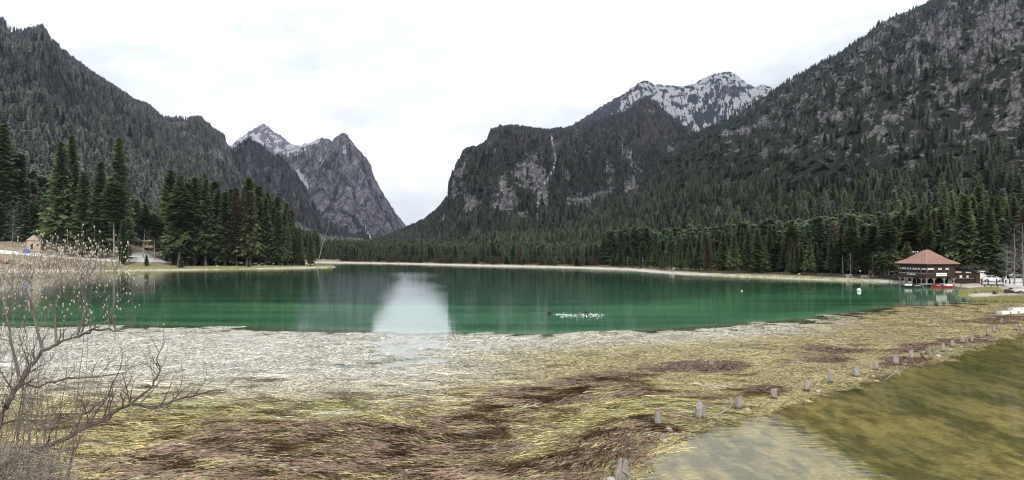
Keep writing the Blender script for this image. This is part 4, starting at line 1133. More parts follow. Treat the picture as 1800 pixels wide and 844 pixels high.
    for i, (x, y) in enumerate(st):
        p = MB().tube([(x, y, -1.2), (x, y, ZB - .18)], .13, 7).obj('stilt', M_WOOD_GREY, e)
        if i < 9:
            b = MB()
            for s in (-1, 1):
                d = (0, s * .75) if i < 6 else (s * .75, 0)
                b.tube([(x, y, ZB - .95), (x + d[0], y + d[1], ZB - .2)], .07, 5)
            b.obj('brace', M_WOOD_GREY, p)
    # lamp pole behind the roof
    pl = empty('lamp_pole', on(1609, 166), label='lamp pole standing behind the red roof', cat='lamp pole')
    MB().tube([(0, 0, 0), (0, 0, 7.6)], .08, 6).obj('pole', M_WOOD_GREY, pl); MB().tube([(-.5, 0, 7.5), (0, 0, 7.7), (.5, 0, 7.5)], .04, 5).obj('arm', M_WOOD_GREY, pl)
    for s in (-1, 1): MB().ball((s * .5, 0, 7.55), .25, 8, 5, (1, 1, .7)).obj('lamp_head', M_LAMP, pl, True)

def build_annex():
    Y = 158; p = on(1698, Y)
    e = empty('wooden_annex', p, -.42, label='low dark wooden shed adjoining the stilt house, roof sloping right', cat='shed')
    W, D, H1, H2 = 4.7, 4.4, 3.7, 2.4
    m = MB(); v = [(-W / 2, -D / 2, 0), (W / 2, -D / 2, 0), (W / 2, D / 2, 0), (-W / 2, D / 2, 0), (-W / 2, -D / 2, H1), (W / 2, -D / 2, H2), (W / 2, D / 2, H2), (-W / 2, D / 2, H1)]
    m.add(v, [(0, 1, 5, 4), (1, 2, 6, 5), (2, 3, 7, 6), (3, 0, 4, 7)]); m.obj('wall', M_WOOD_DARK, e)
    m = MB(); o = .35
    m.add([(-W / 2 - o, -D / 2 - .6, H1 + .12), (W / 2 + 1.0, -D / 2 - .6, H2 - .12), (W / 2 + 1.0, D / 2 + .4, H2 - .12), (-W / 2 - o, D / 2 + .4, H1 + .12),
           (-W / 2 - o, -D / 2 - .6, H1 + .3), (W / 2 + 1.0, -D / 2 - .6, H2 + .06), (W / 2 + 1.0, D / 2 + .4, H2 + .06), (-W / 2 - o, D / 2 + .4, H1 + .3)],
          [(3, 2, 1, 0), (4, 5, 6, 7), (0, 1, 5, 4), (1, 2, 6, 5), (2, 3, 7, 6), (3, 0, 4, 7)]); m.obj('roof', M_BLACK, e)
    MB().box((-1.9, -D / 2 - .05, 2.55), (1.2, .05, .28)).obj('sign_board', M_BLIND, e)
    MB().box((.1, -D / 2 - .05, 2.5), (1.1, .05, .28)).obj('sign_board', M_WHITE, e)
    MB().box((-1.4, -D / 2 - .05, 1.5), (.5, .06, .6)).obj('notice', M_WHITE, e); MB().box((-.1, -D / 2 - .05, 1.5), (.45, .06, .5)).obj('notice', M_BLIND, e)
    MB().box((1.9, -D / 2 - .05, 1.1), (.8, .06, 1.9)).obj('door', M_WOOD_BROWN, e); MB().box((-.4, -D / 2 - .1, 1.05), (3.2, .16, .1)).obj('counter', M_WOOD_GREY, e)

def boat(name, c, rz, L, hull, seat, label, cat):
    e = empty(name, c, rz, label=label, cat=cat)
    def ring(x, w, z0, z1): return [(x, -w, z1), (x, -w * .8, z0), (x, w * .8, z0), (x, w, z1)]
    secs = [(-L / 2, .45), (-L / 2 * .5, .7), (0, .75), (L / 2 * .6, .62), (L / 2, .08)]
    m = MB(); vs = []; fs = []
    for i, (x, w) in enumerate(secs): vs += ring(x, w, -.12, .42 + (.12 if i == 4 else 0))
    for i in range(4):
        for k in range(3): a = i * 4 + k; fs.append((a, a + 1, a + 5, a + 4))
        fs.append((i * 4 + 3, i * 4, i * 4 + 4, i * 4 + 7))
    fs.append((0, 3, 2, 1)); m.add(vs, fs); m.obj('hull', hull, e)
    for x in (-.7, .25): MB().box((x, 0, .62), (.5, .9, .34), 0, .85).obj('seat', seat, e)
    MB().box((-.2, 0, .45), (L * .5, 1.1, .08)).obj('deck', M_WHITE, e)
    MB().tube([(L * .22, 0, .4), (L * .18, 0, .95)], .04, 5).obj('steering_lever', M_BLACK, e)
    return e

def build_boats():
    boat('pedal_boat', (*G(1646, 505), .02), .5, 2.9, M_RED, M_RED, 'red pedal boat moored in front of the stilts, left of two', 'boat')
    boat('pedal_boat', (*G(1668, 506), .02), .3, 3.1, M_RED, M_WHITE, 'red pedal boat with white seats, right of two by the shed', 'boat')
    boat('pedal_boat', (*G(1596, 505.5), .02), 2.2, 3.0, M_BLACK, M_WHITE, 'dark pedal boat with white seats under the left stilts', 'boat')
    boat('pedal_boat', (*G(1612, 506), .02), .2, 2.8, M_BLACK, M_DARKGREY, 'black pedal boat in the shade beneath the house', 'boat')
    # jetty
    x, y = G(1664, 505); e = empty('boat_jetty', (x, y + 2.2, 0), .05, label='low pale plank jetty behind the red pedal boats', cat='jetty')
    for k in range(22): MB().box((-4.6 + k * .43, 0, .62), (.40, 1.5, .07)).obj('plank', M_BLIND, e)
    for k in range(5): MB().tube([(-4.4 + k * 2.2, -.5, -.8), (-4.4 + k * 2.2, -.5, .58)], .08, 6).obj('post', M_WOOD_GREY, e)
    # white floating pontoon at the right edge
    x, y = G(1784, 552); e = empty('floating_pontoon', (x, y, 0), .12, label='white floating pontoon of boxy segments at the right edge', cat='pontoon')
    for k in range(5): MB().box((-1.7 + k * 1.35, .2 * k, .18), (1.22, .9, .42), .02 * k, .94).obj('float_segment', M_WHITE, e)
    for k in range(4): MB().box((-1.02 + k * 1.35, .2 * k - .45, .22), (.08, .06, .3)).obj('connector', M_BLACK, e)
    x, y = G(1795, 546); e = empty('floating_pontoon', (x, y, 0), .12, label='second white pontoon lying just behind the first at the right edge', cat='pontoon')
    for k in range(4): MB().box((-1.0 + k * 1.35, .1 * k, .18), (1.22, .9, .40), 0, .94).obj('float_segment', M_WHITE, e)
    # buoys
    for (px, py, r, lab) in ((1510, 512, .42, 'white round mooring buoy floating left of the stilt house'), (1304, 512, .14, 'tiny white float on the green water in mid lake')):
        x, y = G(px, py); e = empty('mooring_buoy', (x, y, 0), label=lab, cat='buoy')
        MB().ball((0, 0, r * .55), r, 12, 8, (1, 1, .95)).obj('float', M_WHITE, e, True); MB().tube([(0, 0, r * 1.4), (0, 0, r * 1.85)], r * .16, 6).obj('mooring_eye', M_DARKGREY, e)

# ------------------------------------------------------------------ vehicles
def car(name, c, rz, paint, label, cat='car', van=False):
    e = empty(name, c, rz, label=label, cat=cat)
    W = .86
    if van: prof = [(-2.4, .35), (-2.42, 1.1), (-2.3, 2.25), (1.2, 2.3), (1.9, 1.35), (2.4, 1.1), (2.45, .4)]
    else: prof = [(-2.12, .38), (-2.18, .80), (-2.05, 1.02), (-1.5, 1.08), (1.0, 1.0), (1.85, .86), (2.15, .62), (2.12, .36)]
    m = MB(); n = len(prof)
    vs = [(x, -W + (.07 if z > 1 else 0), z) for x, z in prof] + [(x, W - (.07 if z > 1 else 0), z) for x, z in prof]
    fs = [tuple(range(n)), tuple(range(2 * n - 1, n - 1, -1))] + [(i, i + n, (i + 1) % n + n, (i + 1) % n) for i in range(n)]
    m.add(vs, fs); m.obj('body', paint, e)
    if not van:
        cb = [(-1.95, 1.02), (-1.25, 1.46), (.05, 1.50), (.55, 1.36), (1.15, .99)]
        k = len(cb); vs = [(x, -W + .1 + (.14 if z > 1.2 else 0), z) for x, z in cb] + [(x, W - .1 - (.14 if z > 1.2 else 0), z) for x, z in cb]
        m = MB(); m.add(vs, [tuple(range(k)), tuple(range(2 * k - 1, k - 1, -1))] + [(i, i + k, (i + 1) % k + k, (i + 1) % k) for i in range(k)]); m.obj('cabin', paint, e)
        for s in (-1, 1):
            for (x0, x1, t0, t1) in ((-1.55, -.42, -1.15, -.40), (-.32, .78, -.30, .28)):
                y0, y1 = s * (W - .085), s * (W - .215)
                q = MB(); q.poly([(x0, y0, 1.10), (x1, y0, 1.10), (t1, y1, 1.42), (t0, y1, 1.42)][::s]); q.obj('side_window', M_CARGLASS, e)
        MB().poly([(1.14, -.68, 1.03), (1.14, .68, 1.03), (.60, .56, 1.37), (.60, -.56, 1.37)]).obj('windscreen', M_CARGLASS, e)
        MB().poly([(-1.98, .68, 1.05), (-1.98, -.68, 1.05), (-1.33, -.56, 1.44), (-1.33, .56, 1.44)]).obj('rear_window', M_CARGLASS, e)
    else:
        for s in (-1, 1): MB().box((.95, s * .82, 1.75), (.9, .06, .55)).obj('side_window', M_CARGLASS, e)
        MB().poly([(1.92, -.7, 1.40), (1.92, .7, 1.40), (1.26, .7, 2.22), (1.26, -.7, 2.22)]).obj('windscreen', M_CARGLASS, e)
    for x in (-1.32, 1.32):
        for s in (-1, 1):
            w = MB().tube([(x, s * .66, .32), (x, s * .885, .32)], .33, 14).obj('wheel', M_TYRE, e)
            MB().tube([(x, s * .86, .32), (x, s * .90, .32)], .2, 10).obj('rim', M_RIM, w)
    for s in (-1, 1):
        MB().box((2.08 if not van else 2.4, s * .6, .70 if not van else .85), (.14, .34, .14)).obj('headlight', M_LAMP, e); MB().box((-2.14 if not van else -2.4, s * .64, .84), (.1, .26, .14)).obj('tail_light', M_RED, e)
    return e

def build_vehicles():
    car('parked_car', on(1746, 158), -.5, M_CARWHITE, 'white hatchback parked on the pale lot behind the shed')
    car('parked_van', on(1722, 164), .7, M_WHITE, 'white van parked between the wooden shed and the white car', 'van', True)
    car('parked_car', on(1790, 172), -.4, M_CARWHITE, 'white car half hidden by bare trunks at the right edge')
    car('parked_car', on(259, 334), 2.9, M_CARDARK, 'dark car parked before the flat roofed building by the road')
    car('parked_van', on(236, 352), .3, M_WHITE, 'white van on the slope left of the flat roofed building', 'van', True)

# ------------------------------------------------------------------ people
def person_mesh(stride=.22, arm=.10):
    me = bpy.data.meshes.new('person')
    J = [(0, 0, .94), (0, 0, 1.12), (0, 0, 1.38), (0, 0, 1.50), (0, .02, 1.60), (0, .02, 1.72),
         (.09, 0, .90), (.11, stride * .5, .50), (.11, stride * .4, .09), (.12, stride * .4 + .16, .04),
         (-.09, 0, .90), (-.11, -stride * .2, .50), (-.11, -stride * .9, .10), (-.12, -stride * .9 + .15, .05),
         (.17, 0, 1.40), (.23, -arm, 1.14), (.24, arm * .4, .92), (.24, arm * .7, .83),
         (-.17, 0, 1.40), (-.23, arm, 1.14), (-.24, arm * 1.6, .94), (-.24, arm * 1.9, .85)]
    E = [(0, 1), (1, 2), (2, 3), (3, 4), (4, 5), (0, 6), (6, 7), (7, 8), (8, 9), (0, 10), (10, 11), (11, 12), (12, 13), (2, 14), (14, 15), (15, 16), (16, 17), (2, 18), (18, 19), (19, 20), (20, 21)]
    Rr = [(.15, .11), (.14, .10), (.16, .10), (.055, .055), (.085, .10), (.07, .085), (.095, .10), (.065, .07), (.045, .05), (.04, .035), (.095, .10), (.065, .07), (.045, .05), (.04, .035),
          (.065, .065), (.048, .048), (.035, .035), (.035, .045), (.065, .065), (.048, .048), (.035, .035), (.035, .045)]
    me.from_pydata(J, E, [])
    o = bpy.data.objects.new('tmp', me); COL.objects.link(o)
    o.modifiers.new('s', 'SKIN')
    for v, r in zip(me.skin_vertices[0].data, Rr): v.radius = r
    me.skin_vertices[0].data[0].use_root = True
    o.modifiers.new('d', 'SUBSURF').levels = 1
    bpy.context.view_layer.update()
    out = bpy.data.meshes.new_from_object(o.evaluated_get(bpy.context.evaluated_depsgraph_get()))
    bpy.data.objects.remove(o, do_unlink=True)
    out.name = 'body'
    return out

def build_people():
    base = person_mesh()
    hair = MB().ball((0, -.02, 1.73), .105, 10, 6, (1, 1.05, .85)).mesh('hair', M_BLACK, True)
    def cloth(col): return simple('cloth', col, .85, .15, 6, .1)
    def person(px, Y, rz, top, trous, label, hat=None):
        me = base.copy(); me.materials.clear()
        for m in (cloth(top), cloth(trous), M_SKIN, M_BLACK): me.materials.append(m)
        for p in me.polygons:
            z = p.center.z; x = abs(p.center.x)
            p.material_index = 2 if (z > 1.46 or (x > .19 and z < .90 and z > .7)) else (3 if z < .09 else (1 if z < .92 and x < .19 else 0))
            p.use_smooth = True
        e = empty('person', on(px, Y), rz, label=label, cat='person')
        link('body', me, None, e)
        hm = hair
        if hat: hm = MB().ball((0, 0, 1.74), .125, 10, 6, (1, 1.1, .8)).mesh('hat', simple('hat', hat, .8, .1, 5, .1), True)
        link('hat' if hat else 'hair', hm, None, e)
    person(1763, 152, 2.6, (.03, .03, .035), (.03, .03, .04), 'person in dark clothes walking beside the white car')
    person(1768, 151, -.4, (.62, .60, .58), (.03, .03, .035), 'person in a white top beside the dark clothed walker', (.6, .58, .55))
    person(428, 308, 1.2, (.03, .03, .035), (.03, .03, .04), 'dark clothed walker on the promontory beach, left of a pair')
    person(431, 309, -1.0, (.06, .07, .10), (.03, .03, .04), 'walker in dark blue on the promontory beach, right of a pair')
    person(494, 316, .5, (.04, .04, .05), (.05, .045, .04), 'lone walker on the promontory beach near the leaning trunk')
    person(512, 318, 2.0, (.45, .42, .40), (.03, .03, .04), 'walker in a pale top near the tip of the promontory')

# ------------------------------------------------------------------ posts, stones, driftwood
t_ = NT('weathered_post')
_o = t_.objco(); _z = t_.node('ShaderNodeSeparateXYZ'); t_.l.new(_o, _z.inputs[0])
_n = t_.noise(t_.mapping(_o, scale=(9, 9, .8)), 3.0, 6, .7)
_c = t_.mix(t_.remap(_n, .35, .65), (0.14, 0.12, 0.105), (0.62, 0.585, 0.54))
_c = t_.mix(t_.remap(t_.math('ADD', _z.outputs[2], t_.remap(_n, .3, .7, -.12, .12)), .12, .34), (0.05, 0.045, 0.03), _c)
M_POST = t_.done(t_.bsdf(_c, .85, t_.bump(_n, .06), .15))

def post_mesh(seed):
    r = random.Random(seed); n = 9; vs = []; fs = []; levels = 5
    rr = [r.uniform(.72, 1.15) for _ in range(n)]
    sl = r.uniform(0, 6.28); tops = [1 - .16 + .16 * math.cos(2 * math.pi * k / n - sl) + r.uniform(-.20, .04) for k in range(n)]
    for l in range(levels):
        f = l / (levels - 1)
        for k in range(n):
            a = 2 * math.pi * k / n; q = rr[k] * (1.10 - .30 * f) * r.uniform(.94, 1.06)
            z = -0.9 + (tops[k] + .9) * f
            vs.append((.5 * q * math.cos(a), .5 * q * math.sin(a), z))
    for l in range(levels - 1):
        for k in range(n): fs.append((l * n + k, l * n + (k + 1) % n, (l + 1) * n + (k + 1) % n, (l + 1) * n + k))
    c = len(vs); vs.append((0, 0, .82))
    for k in range(n): fs.append(((levels - 1) * n + k, (levels - 1) * n + (k + 1) % n, c))
    me = bpy.data.meshes.new('post'); me.from_pydata(vs, [], fs); me.update(); me.materials.append(M_POST); return me

POSTS = [(1157, 721, 751, 14, 'cylindrical mooring post, nearest whole post of the row, beside a pale boulder'), (1227, 706, 738, 18, 'thick split post, second of the row behind the nearest one'), (1237, 712, 738, 9, 'thin splinter post leaning on the thick split post'),
         (1298, 695, 721, 14, 'post with driftwood stick propped against it'), (1361, 680, 702, 15, 'broad low post between the driftwood post and a tall square post'), (1418, 665, 689, 12, 'tall square post, fifth of the row from the camera'), (1460, 653, 674, 11, 'slim split post, sixth of the row from the camera'),
         (1504, 643, 663, 15, 'three pronged broken post, seventh of the row'), (1540, 634, 652, 11, 'narrow dark post, eighth of the row'), (1574, 624, 642, 11, 'upright grey post, ninth of the row'), (1602, 615, 632, 11, 'pale upright post, tenth of the row'),
         (1631, 608, 624, 9, 'notched post, eleventh of the row'), (1657, 602, 619, 8, 'dark notched post, twelfth of the row beside a pale ball of stone'), (1674, 596, 611, 9, 'jagged post, thirteenth of the row'), (1693, 591, 604, 8, 'short wide post, fourteenth of the row'), (1699, 593, 604, 4, 'thin stake touching the fourteenth post'),
         (1709, 587, 603, 6, 'pointed post, fifteenth of the row'), (1724, 585, 595, 6, 'low stub, sixteenth of the row'), (1736, 579, 590, 6, 'dark stub, seventeenth of the row'), (1747, 573, 585, 5, 'slim pale stake, eighteenth of the row'), (1756, 570, 581, 5, 'slim grey stake, nineteenth of the row'),
         (1760, 559, 570, 4, 'lone pale pointed stake on the red weed near the pontoon'), (1786, 568, 581, 7, 'thick stake standing in the pool at the right edge'), (1795, 571, 582, 4, 'thin pale stake in the pool, rightmost of all'), (1250, 632, 644, 9, 'low stump on the red weed out from the row'), (1466, 610, 616, 7, 'tiny dark stub on the reddish weed far out'), (1648, 568, 575, 7, 'small pale stub on the yellow weed towards the stilt house'), (1563, 586, 590, 6, 'flat pale stub on the yellow weed in mid shallows')]

def build_posts():
    ms = [post_mesh(i) for i in range(9)]
    for i, (px, top, bot, w, lab) in enumerate(POSTS):
        x, y = G(px, bot); h = (bot - top) / F * y; wd = w / F * y
        o = link('wooden_post', ms[i % 9]); o.location = (x, y, -.02); o.scale = (wd, wd * .8, h * 1.08)
        o.rotation_euler = (random.Random(i).gauss(0, .05), random.Random(i + 50).gauss(0, .06), i * 1.3)
        tag(o, lab, 'post', 'row of old posts along the pool')
    # rugged stump at the bottom of the frame
    x, y = G(1087, 846); e = empty('broken_stump', (x, y, 0), label='rugged broken stump at the lower edge of the shallows', cat='stump')
    r = random.Random(8); m = MB()
    for k in range(7):
        a = r.uniform(0, 6.28); q = r.uniform(.05, .2)
        m.tube([(q * math.cos(a), q * math.sin(a), -.4), (q * 1.2 * math.cos(a) + .06, q * 1.2 * math.sin(a), r.uniform(.25, .45)), (q * 1.2 * math.cos(a) + .15, q * math.sin(a), r.uniform(.55, .82))], [.17, .15, .05], 6)
    m.obj('wood', M_WOOD_GREY, e); MB().tube([(.1, -.1, .45), (.55, -.15, .12)], [.07, .03], 6).obj('broken_branch', M_WOOD_GREY, e)
    stones = [(1176, 760, 17, 'pale boulder at the foot of the nearest whole post'), (1168, 777, 11, 'mossy pale stone in the pool below the boulder'), (1074, 848, 20, 'white rounded stone leaning on the rugged stump'), (1314, 723, 11, 'pale stone beside the driftwood post'), (1438, 690, 10, 'flat pale stone after the tall square post'),
              (1481, 676, 6, 'small white pebble past the sixth post'), (1590, 643, 8, 'round white stone under the tenth post'), (1535, 663, 7, 'pale stone in front of the eighth post'), (1649, 628, 9, 'ball shaped pale stone by the notched posts'), (1671, 616, 6, 'smaller ball shaped stone in the pool edge'), (1690, 611, 7, 'oval pale stone near the fourteenth post'),
              (1711, 608, 5, 'upright white stone at the pointed post'), (1559, 655, 6, 'small buff stone between the eighth and ninth posts'), (866, 840, 9, 'small white stone among the brown weed at the lower edge'), (1375, 704, 5, 'tiny stone next to the broad low post'), (1182, 478, 12, 'pale boulder on the far right beach')]
    for i, (px, py, w, lab) in enumerate(stones):
        x, y = G(px, py); s = w / F * y * .5; r = random.Random(i + 300)
        m = MB().ball((0, 0, 0), 1, 9, 6, (1, r.uniform(.7, .95), r.uniform(.6, .85)), .10, r)
        o = m.obj('stone', M_STONE, None, True); o.location = (x, y, s * .28 + (gz(x, y) if i == 15 else 0)); o.scale = (s, s, s); o.rotation_euler[2] = r.uniform(0, 6)
        tag(o, lab, 'stone', 'stones among the posts' if i < 13 else None)
    for (pts, w, lab) in (([(1240, 741, .02), (1262, 733, .10), (1280, 724, .12), (1292, 714, .35)], .045, 'curved bleached driftwood stick leaning on the fourth post'), ([(803, 716, .03), (822, 713, .08), (845, 708, .06)], .03, 'straight white stick lying on the brown weed'),
                          ([(1556, 668, .03), (1572, 659, .08), (1588, 650, .05)], .03, 'thin pale stick lying between the eighth and tenth posts'), ([(1618, 628, .25), (1630, 637, .02)], .05, 'short dark plank tilted before the eleventh post')):
        q = [(*G(a, b), c) for a, b, c in pts]; c0 = q[0]
        m = MB().tube([(a - c0[0], b - c0[1], c) for a, b, c in q], [w, w * 1.1, w, w * .5][:len(q)], 6)
        o = m.obj('driftwood', M_WOOD_GREY if 'plank' not in lab else M_WOOD_DARK, None, True); o.location = (c0[0], c0[1], 0); tag(o, lab, 'driftwood')

# ------------------------------------------------------------------ ducks
def build_ducks():
    for (px, py, rz, lab) in ((966, 554, 2.9, 'dark duck leading the splash on the green water'), (1030, 553, 2.8, 'second dark duck inside the foam trail')):
        x, y = G(px, py); e = empty('duck', (x, y, 0), rz, label=lab, cat='duck')
        e.scale = (1.35, 1.35, 1.35)
        m = MB(); vs = []; fs = []; n = 10
        secs = [(-.30, .02, .16), (-.24, .06, .12), (-.12, .11, .09), (.03, .125, .08), (.14, .10, .09), (.20, .065, .14), (.22, .045, .21), (.235, .05, .27), (.27, .045, .29), (.31, .012, .285)]
        for (cx, rad, cz) in secs:
            for k in range(n): a = 2 * math.pi * k / n; vs.append((cx + (0 if cx < .15 else .0), rad * math.cos(a), cz + rad * .8 * math.sin(a)))
        for i in range(len(secs) - 1):
            for k in range(n): fs.append((i * n + k, i * n + (k + 1) % n, (i + 1) * n + (k + 1) % n, (i + 1) * n + k))
        m.add(vs, fs); m.obj('body', M_DUCK, e, True)
        MB().ball((.265, 0, .285), .052, 8, 6, (1.15, .9, .95)).obj('head', M_DUCKHEAD, e, True); MB().box((.345, 0, .272), (.07, .034, .016)).obj('beak', M_BEAK, e)
        for s in (-1, 1):
            w = MB(); w.add([(.10, s * .10, .16), (-.10, s * .13, .15), (-.22, s * .30, .27), (.0, s * .38, .33), (.08, s * .26, .26)], [(0, 1, 2, 3, 4)]); w.obj('wing', M_DUCK, e)
    r = random.Random(3); m = MB()
    for i in range(150):
        t = r.random(); px = 968 + 98 * t ** .85
        spread = 2.0 + 11.0 * (t ** .7) * (1.1 - t * .6)
        py = 553 + r.uniform(-.12, 1.0) * spread * (.6 if r.random() < .6 else 1)
        if r.random() < .25: py = 553.5 - .4 + (px - 968) * .008
        x, y = G(px, py); s = r.uniform(.015, .06) * (1 if t < .85 else .6)
        m.ball((x, y, r.uniform(.0, .05) + (r.uniform(0, .22) if r.random() < .2 else 0)), s, 5, 3, (1.9, 1.1, .7))
    o = m.obj('foam', M_FOAM, None); tag(o, 'white splashing foam trail behind the ducks', 'foam', None, 'stuff')

# ------------------------------------------------------------------ bare shrubs and trees
def grow(m, tips, r, p, d, L, rad, depth, wig=.35, up=.1, nside=4, branch=3, spread=.75, mids=None):
    n = max(3, int(4 + L * 1.5)); pts = [p.copy()]; q = p.copy(); dd = d.normalized()
    for i in range(n):
        dd = (dd + Vector((r.gauss(0, wig), r.gauss(0, wig), r.gauss(0, wig) + up)) * (1.0 / n) * 2.0).normalized()
        q = q + dd * (L / n); pts.append(q.copy())
    m.tube(pts, [rad * (1 - .62 * i / n) for i in range(n + 1)], nside, False)
    if depth <= 0:
        tips.append(pts); return
    for k in range(branch):
        i = r.randint(max(1, n // 4), n); b = (pts[min(i, n)] - pts[i - 1]).normalized()
        s = Vector((r.gauss(0, 1), r.gauss(0, 1), r.gauss(0, .8))); s = (s - b * s.dot(b)).normalized()
        grow(m, tips, r, pts[i], b * r.uniform(.6, 1) + s * spread, L * r.uniform(.38, .68), rad * (1 - .55 * i / n) * .62, depth - 1, wig, up, max(3, nside - 1), branch, spread)
    grow(m, tips, r, pts[-1], dd, L * .5, rad * .38, depth - 1, wig, up, 3, branch, spread)

def build_bush():
    r = random.Random(21)
    base = P(-40, 900, 9.0); bz = gz(base.x, base.y)
    e = empty('willow_bush', (base.x, base.y, bz), label='large leafless willow bush with pale catkins on the near bank', cat='bush')
    off = Vector((base.x, base.y, bz))
    def loc(px, py, Y): return P(px, py, Y) - off
    limbs = [([(-60, 1150, 8.8), (0, 820, 9), (60, 795, 9.3), (117, 771, 9.5), (154, 750, 9.6), (210, 719, 9.8), (231, 709, 9.8), (267, 717, 9.9), (313, 703, 10), (348, 692, 10.1), (393, 686, 10.2)], .042),
             ([(231, 709, 9.8), (268, 680, 9.8), (281, 653, 9.9), (276, 630, 9.9), (290, 600, 10)], .018), ([(150, 752, 9.6), (190, 738, 9.4), (215, 712, 9.2), (212, 690, 9.2), (232, 662, 9.2)], .018),
             ([(-70, 1150, 8.6), (-20, 790, 8.8), (3, 726, 9), (19, 697, 9), (35, 670, 9.1), (53, 644, 9.2), (76, 619, 9.3), (99, 606, 9.4), (136, 590, 9.5), (162, 580, 9.6), (203, 580, 9.7), (240, 570, 9.8)], .040),
             ([(-40, 1100, 9.2), (-30, 750, 9.2), (40, 737, 9.4), (72, 745, 9.5), (106, 731, 9.6), (149, 727, 9.6), (164, 718, 9.7), (200, 690, 9.8)], .020),
             ([(34, 672, 9.1), (66, 682, 9.2), (98, 668, 9.3), (159, 664, 9.4), (202, 657, 9.5), (250, 640, 9.6)], .018), ([(136, 590, 9.5), (150, 545, 9.6), (140, 500, 9.6), (160, 465, 9.7)], .016),
             ([(76, 619, 9.3), (60, 560, 9.3), (48, 510, 9.2), (60, 470, 9.2)], .020), ([(99, 606, 9.4), (96, 545, 9.5), (108, 500, 9.5), (100, 455, 9.6)], .017), ([(203, 580, 9.7), (195, 545, 9.7), (208, 510, 9.8), (200, 480, 9.8)], .012),
             ([(35, 670, 9.1), (20, 600, 9), (10, 540, 9), (22, 480, 9)], .02), ([(154, 750, 9.6), (185, 700, 9.7), (205, 660, 9.7), (216, 620, 9.8)], .014)]
    tips = []
    for k, (c, rad) in enumerate(limbs):
        m = MB(); pts = [loc(*q) for q in c]
        fine = []
        for i in range(len(pts) - 1):
            for j in range(3):
                q = pts[i].lerp(pts[i + 1], j / 3); fine.append(q + Vector((r.gauss(0, .012), r.gauss(0, .012), r.gauss(0, .012))) if i else q)
        fine.append(pts[-1]); n = len(fine)
        m.tube(fine, [rad * (1 - .78 * i / n) for i in range(n)], 6, False)
        for i in range(3 if len(c) < 8 else 6, n):
            if r.random() < (.75 if len(c) >= 8 else .62):
                b = (fine[i] - fine[i - 1]).normalized()
                s = Vector((r.gauss(0, 1), r.gauss(0, .7), abs(r.gauss(.5, .8)))); s = (s - b * s.dot(b)).normalized()
                grow(m, tips, r, fine[i], b * .8 + s, r.uniform(.18, .50), rad * (1 - .78 * i / n) * .45 + .0015, 1, .30, .12, 3, 3)
        m.obj('limb', M_TWIG if k in (0, 1, 2, 3, 4, 5, 11) else M_TWIG_PALE, e)
    # upright rods
    rods = MB(); rt = []
    for k in range(58):
        px = r.uniform(-130, 120); Y = r.uniform(8.2, 10.4)
        p = loc(px, r.uniform(820, 960), Y); tp = loc(px + r.uniform(-40, 130), r.uniform(440, 640) + max(0, px - 40) * .9, Y + r.uniform(0, .6))
        d = tp - p
        grow(rods, rt, r, p, d.normalized() + Vector((0, 0, .1)), d.length * .62, r.uniform(.007, .013), 1 if k % 3 else 2, .16, .04, 3, 3, .45)
    rods.obj('rods', M_TWIG_PALE, e)['kind'] = 'stuff'
    crown = MB(); ct = []
    for k in range(80):
        px, py = r.uniform(-40, 215), r.uniform(480, 600); Y = r.uniform(9, 10)
        d = Vector((r.gauss(.1, .6), r.gauss(0, .4), r.uniform(.3, 1.1)))
        grow(crown, ct, r, loc(px, py, Y), d, r.uniform(.25, .55), r.uniform(.004, .007), 1, .6, .06, 3, 3, .9)
    ck = MB(); cnt = 0
    allt = tips + rt + ct
    for pts in allt:
        w = pts[-1] + off; px, py = 900 + F * w.x / w.y, HY + F * (EYE - w.z) / w.y
        pr = .9 if py < 485 else (.25 if py < 560 else .02)
        if px > 245: pr *= .4
        if py < 428: continue
        for q in pts[1:]:
            if r.random() < pr * .62:
                s = r.uniform(.007, .0145); ck.ball(q + Vector((r.gauss(0, .008), 0, s)), s, 5, 3, (.8, .8, 1.7)); cnt += 1
    # catkin sprays crowning the bush
    for k in range(480):
        px = r.gauss(110, 62); py = 452 + r.gauss(0, 20) + abs(px - 120) * .10
        if not -15 < px < 232: continue
        Y = r.uniform(9.0, 10.2); q = loc(px, py, Y); s = r.uniform(.007, .0135)
        ck.ball(q, s, 5, 3, (.85, .85, 1.6))
        if r.random() < .95:
            dq = Vector((r.gauss(0, .05), r.gauss(0, .03), -r.uniform(.08, .22))); crown.tube([q, q + dq * .5 + Vector((r.gauss(0, .02), 0, 0)), q + dq], [.0018, .0025, .003], 3, False)
    o = ck.obj('catkins', M_CATKIN, e); o['kind'] = 'stuff'
    crown.obj('twigs', M_TWIG_PALE, e)['kind'] = 'stuff'
    # tangled dry brush at the foot
    m = MB()
    for k in range(3400):
        px = r.uniform(-160, 205); Y = r.uniform(7.6, 11.0)
        top = 790 - (40 if px < 90 else 0) + max(0, px - 60) * .42 + r.uniform(-45, 70)
        p0 = P(px, top + 90, Y); d = Vector((r.gauss(.25, .6), r.gauss(0, .5), r.gauss(.35, .45))) * r.uniform(.2, .55); w = r.uniform(.0018, .0042)
        m.tube([p0, p0 + d * .5 + Vector((r.gauss(0, .05), 0, .05)), p0 + d + Vector((r.gauss(0, .08), 0, -.05))], [w, w, w * .6], 3, False)
    for k in range(260):
        px = r.uniform(-160, 190); Y = r.uniform(7.6, 11.0); top = 790 + max(0, px - 60) * .42
        p = P(px, top + 60, Y); g0 = gz(p.x, p.y)
        m.tube([(p.x + r.gauss(0, .1), p.y, g0 - .05), (p.x + r.gauss(0, .1), p.y, (g0 + p.z) / 2), (p.x, p.y, p.z)], [.008, .006, .003], 3, False)
    o = m.obj('dry_brush', M_BRUSH); tag(o, 'tangled dry twigs and stalks at the foot of the willow bush', 'brush', None, 'stuff')

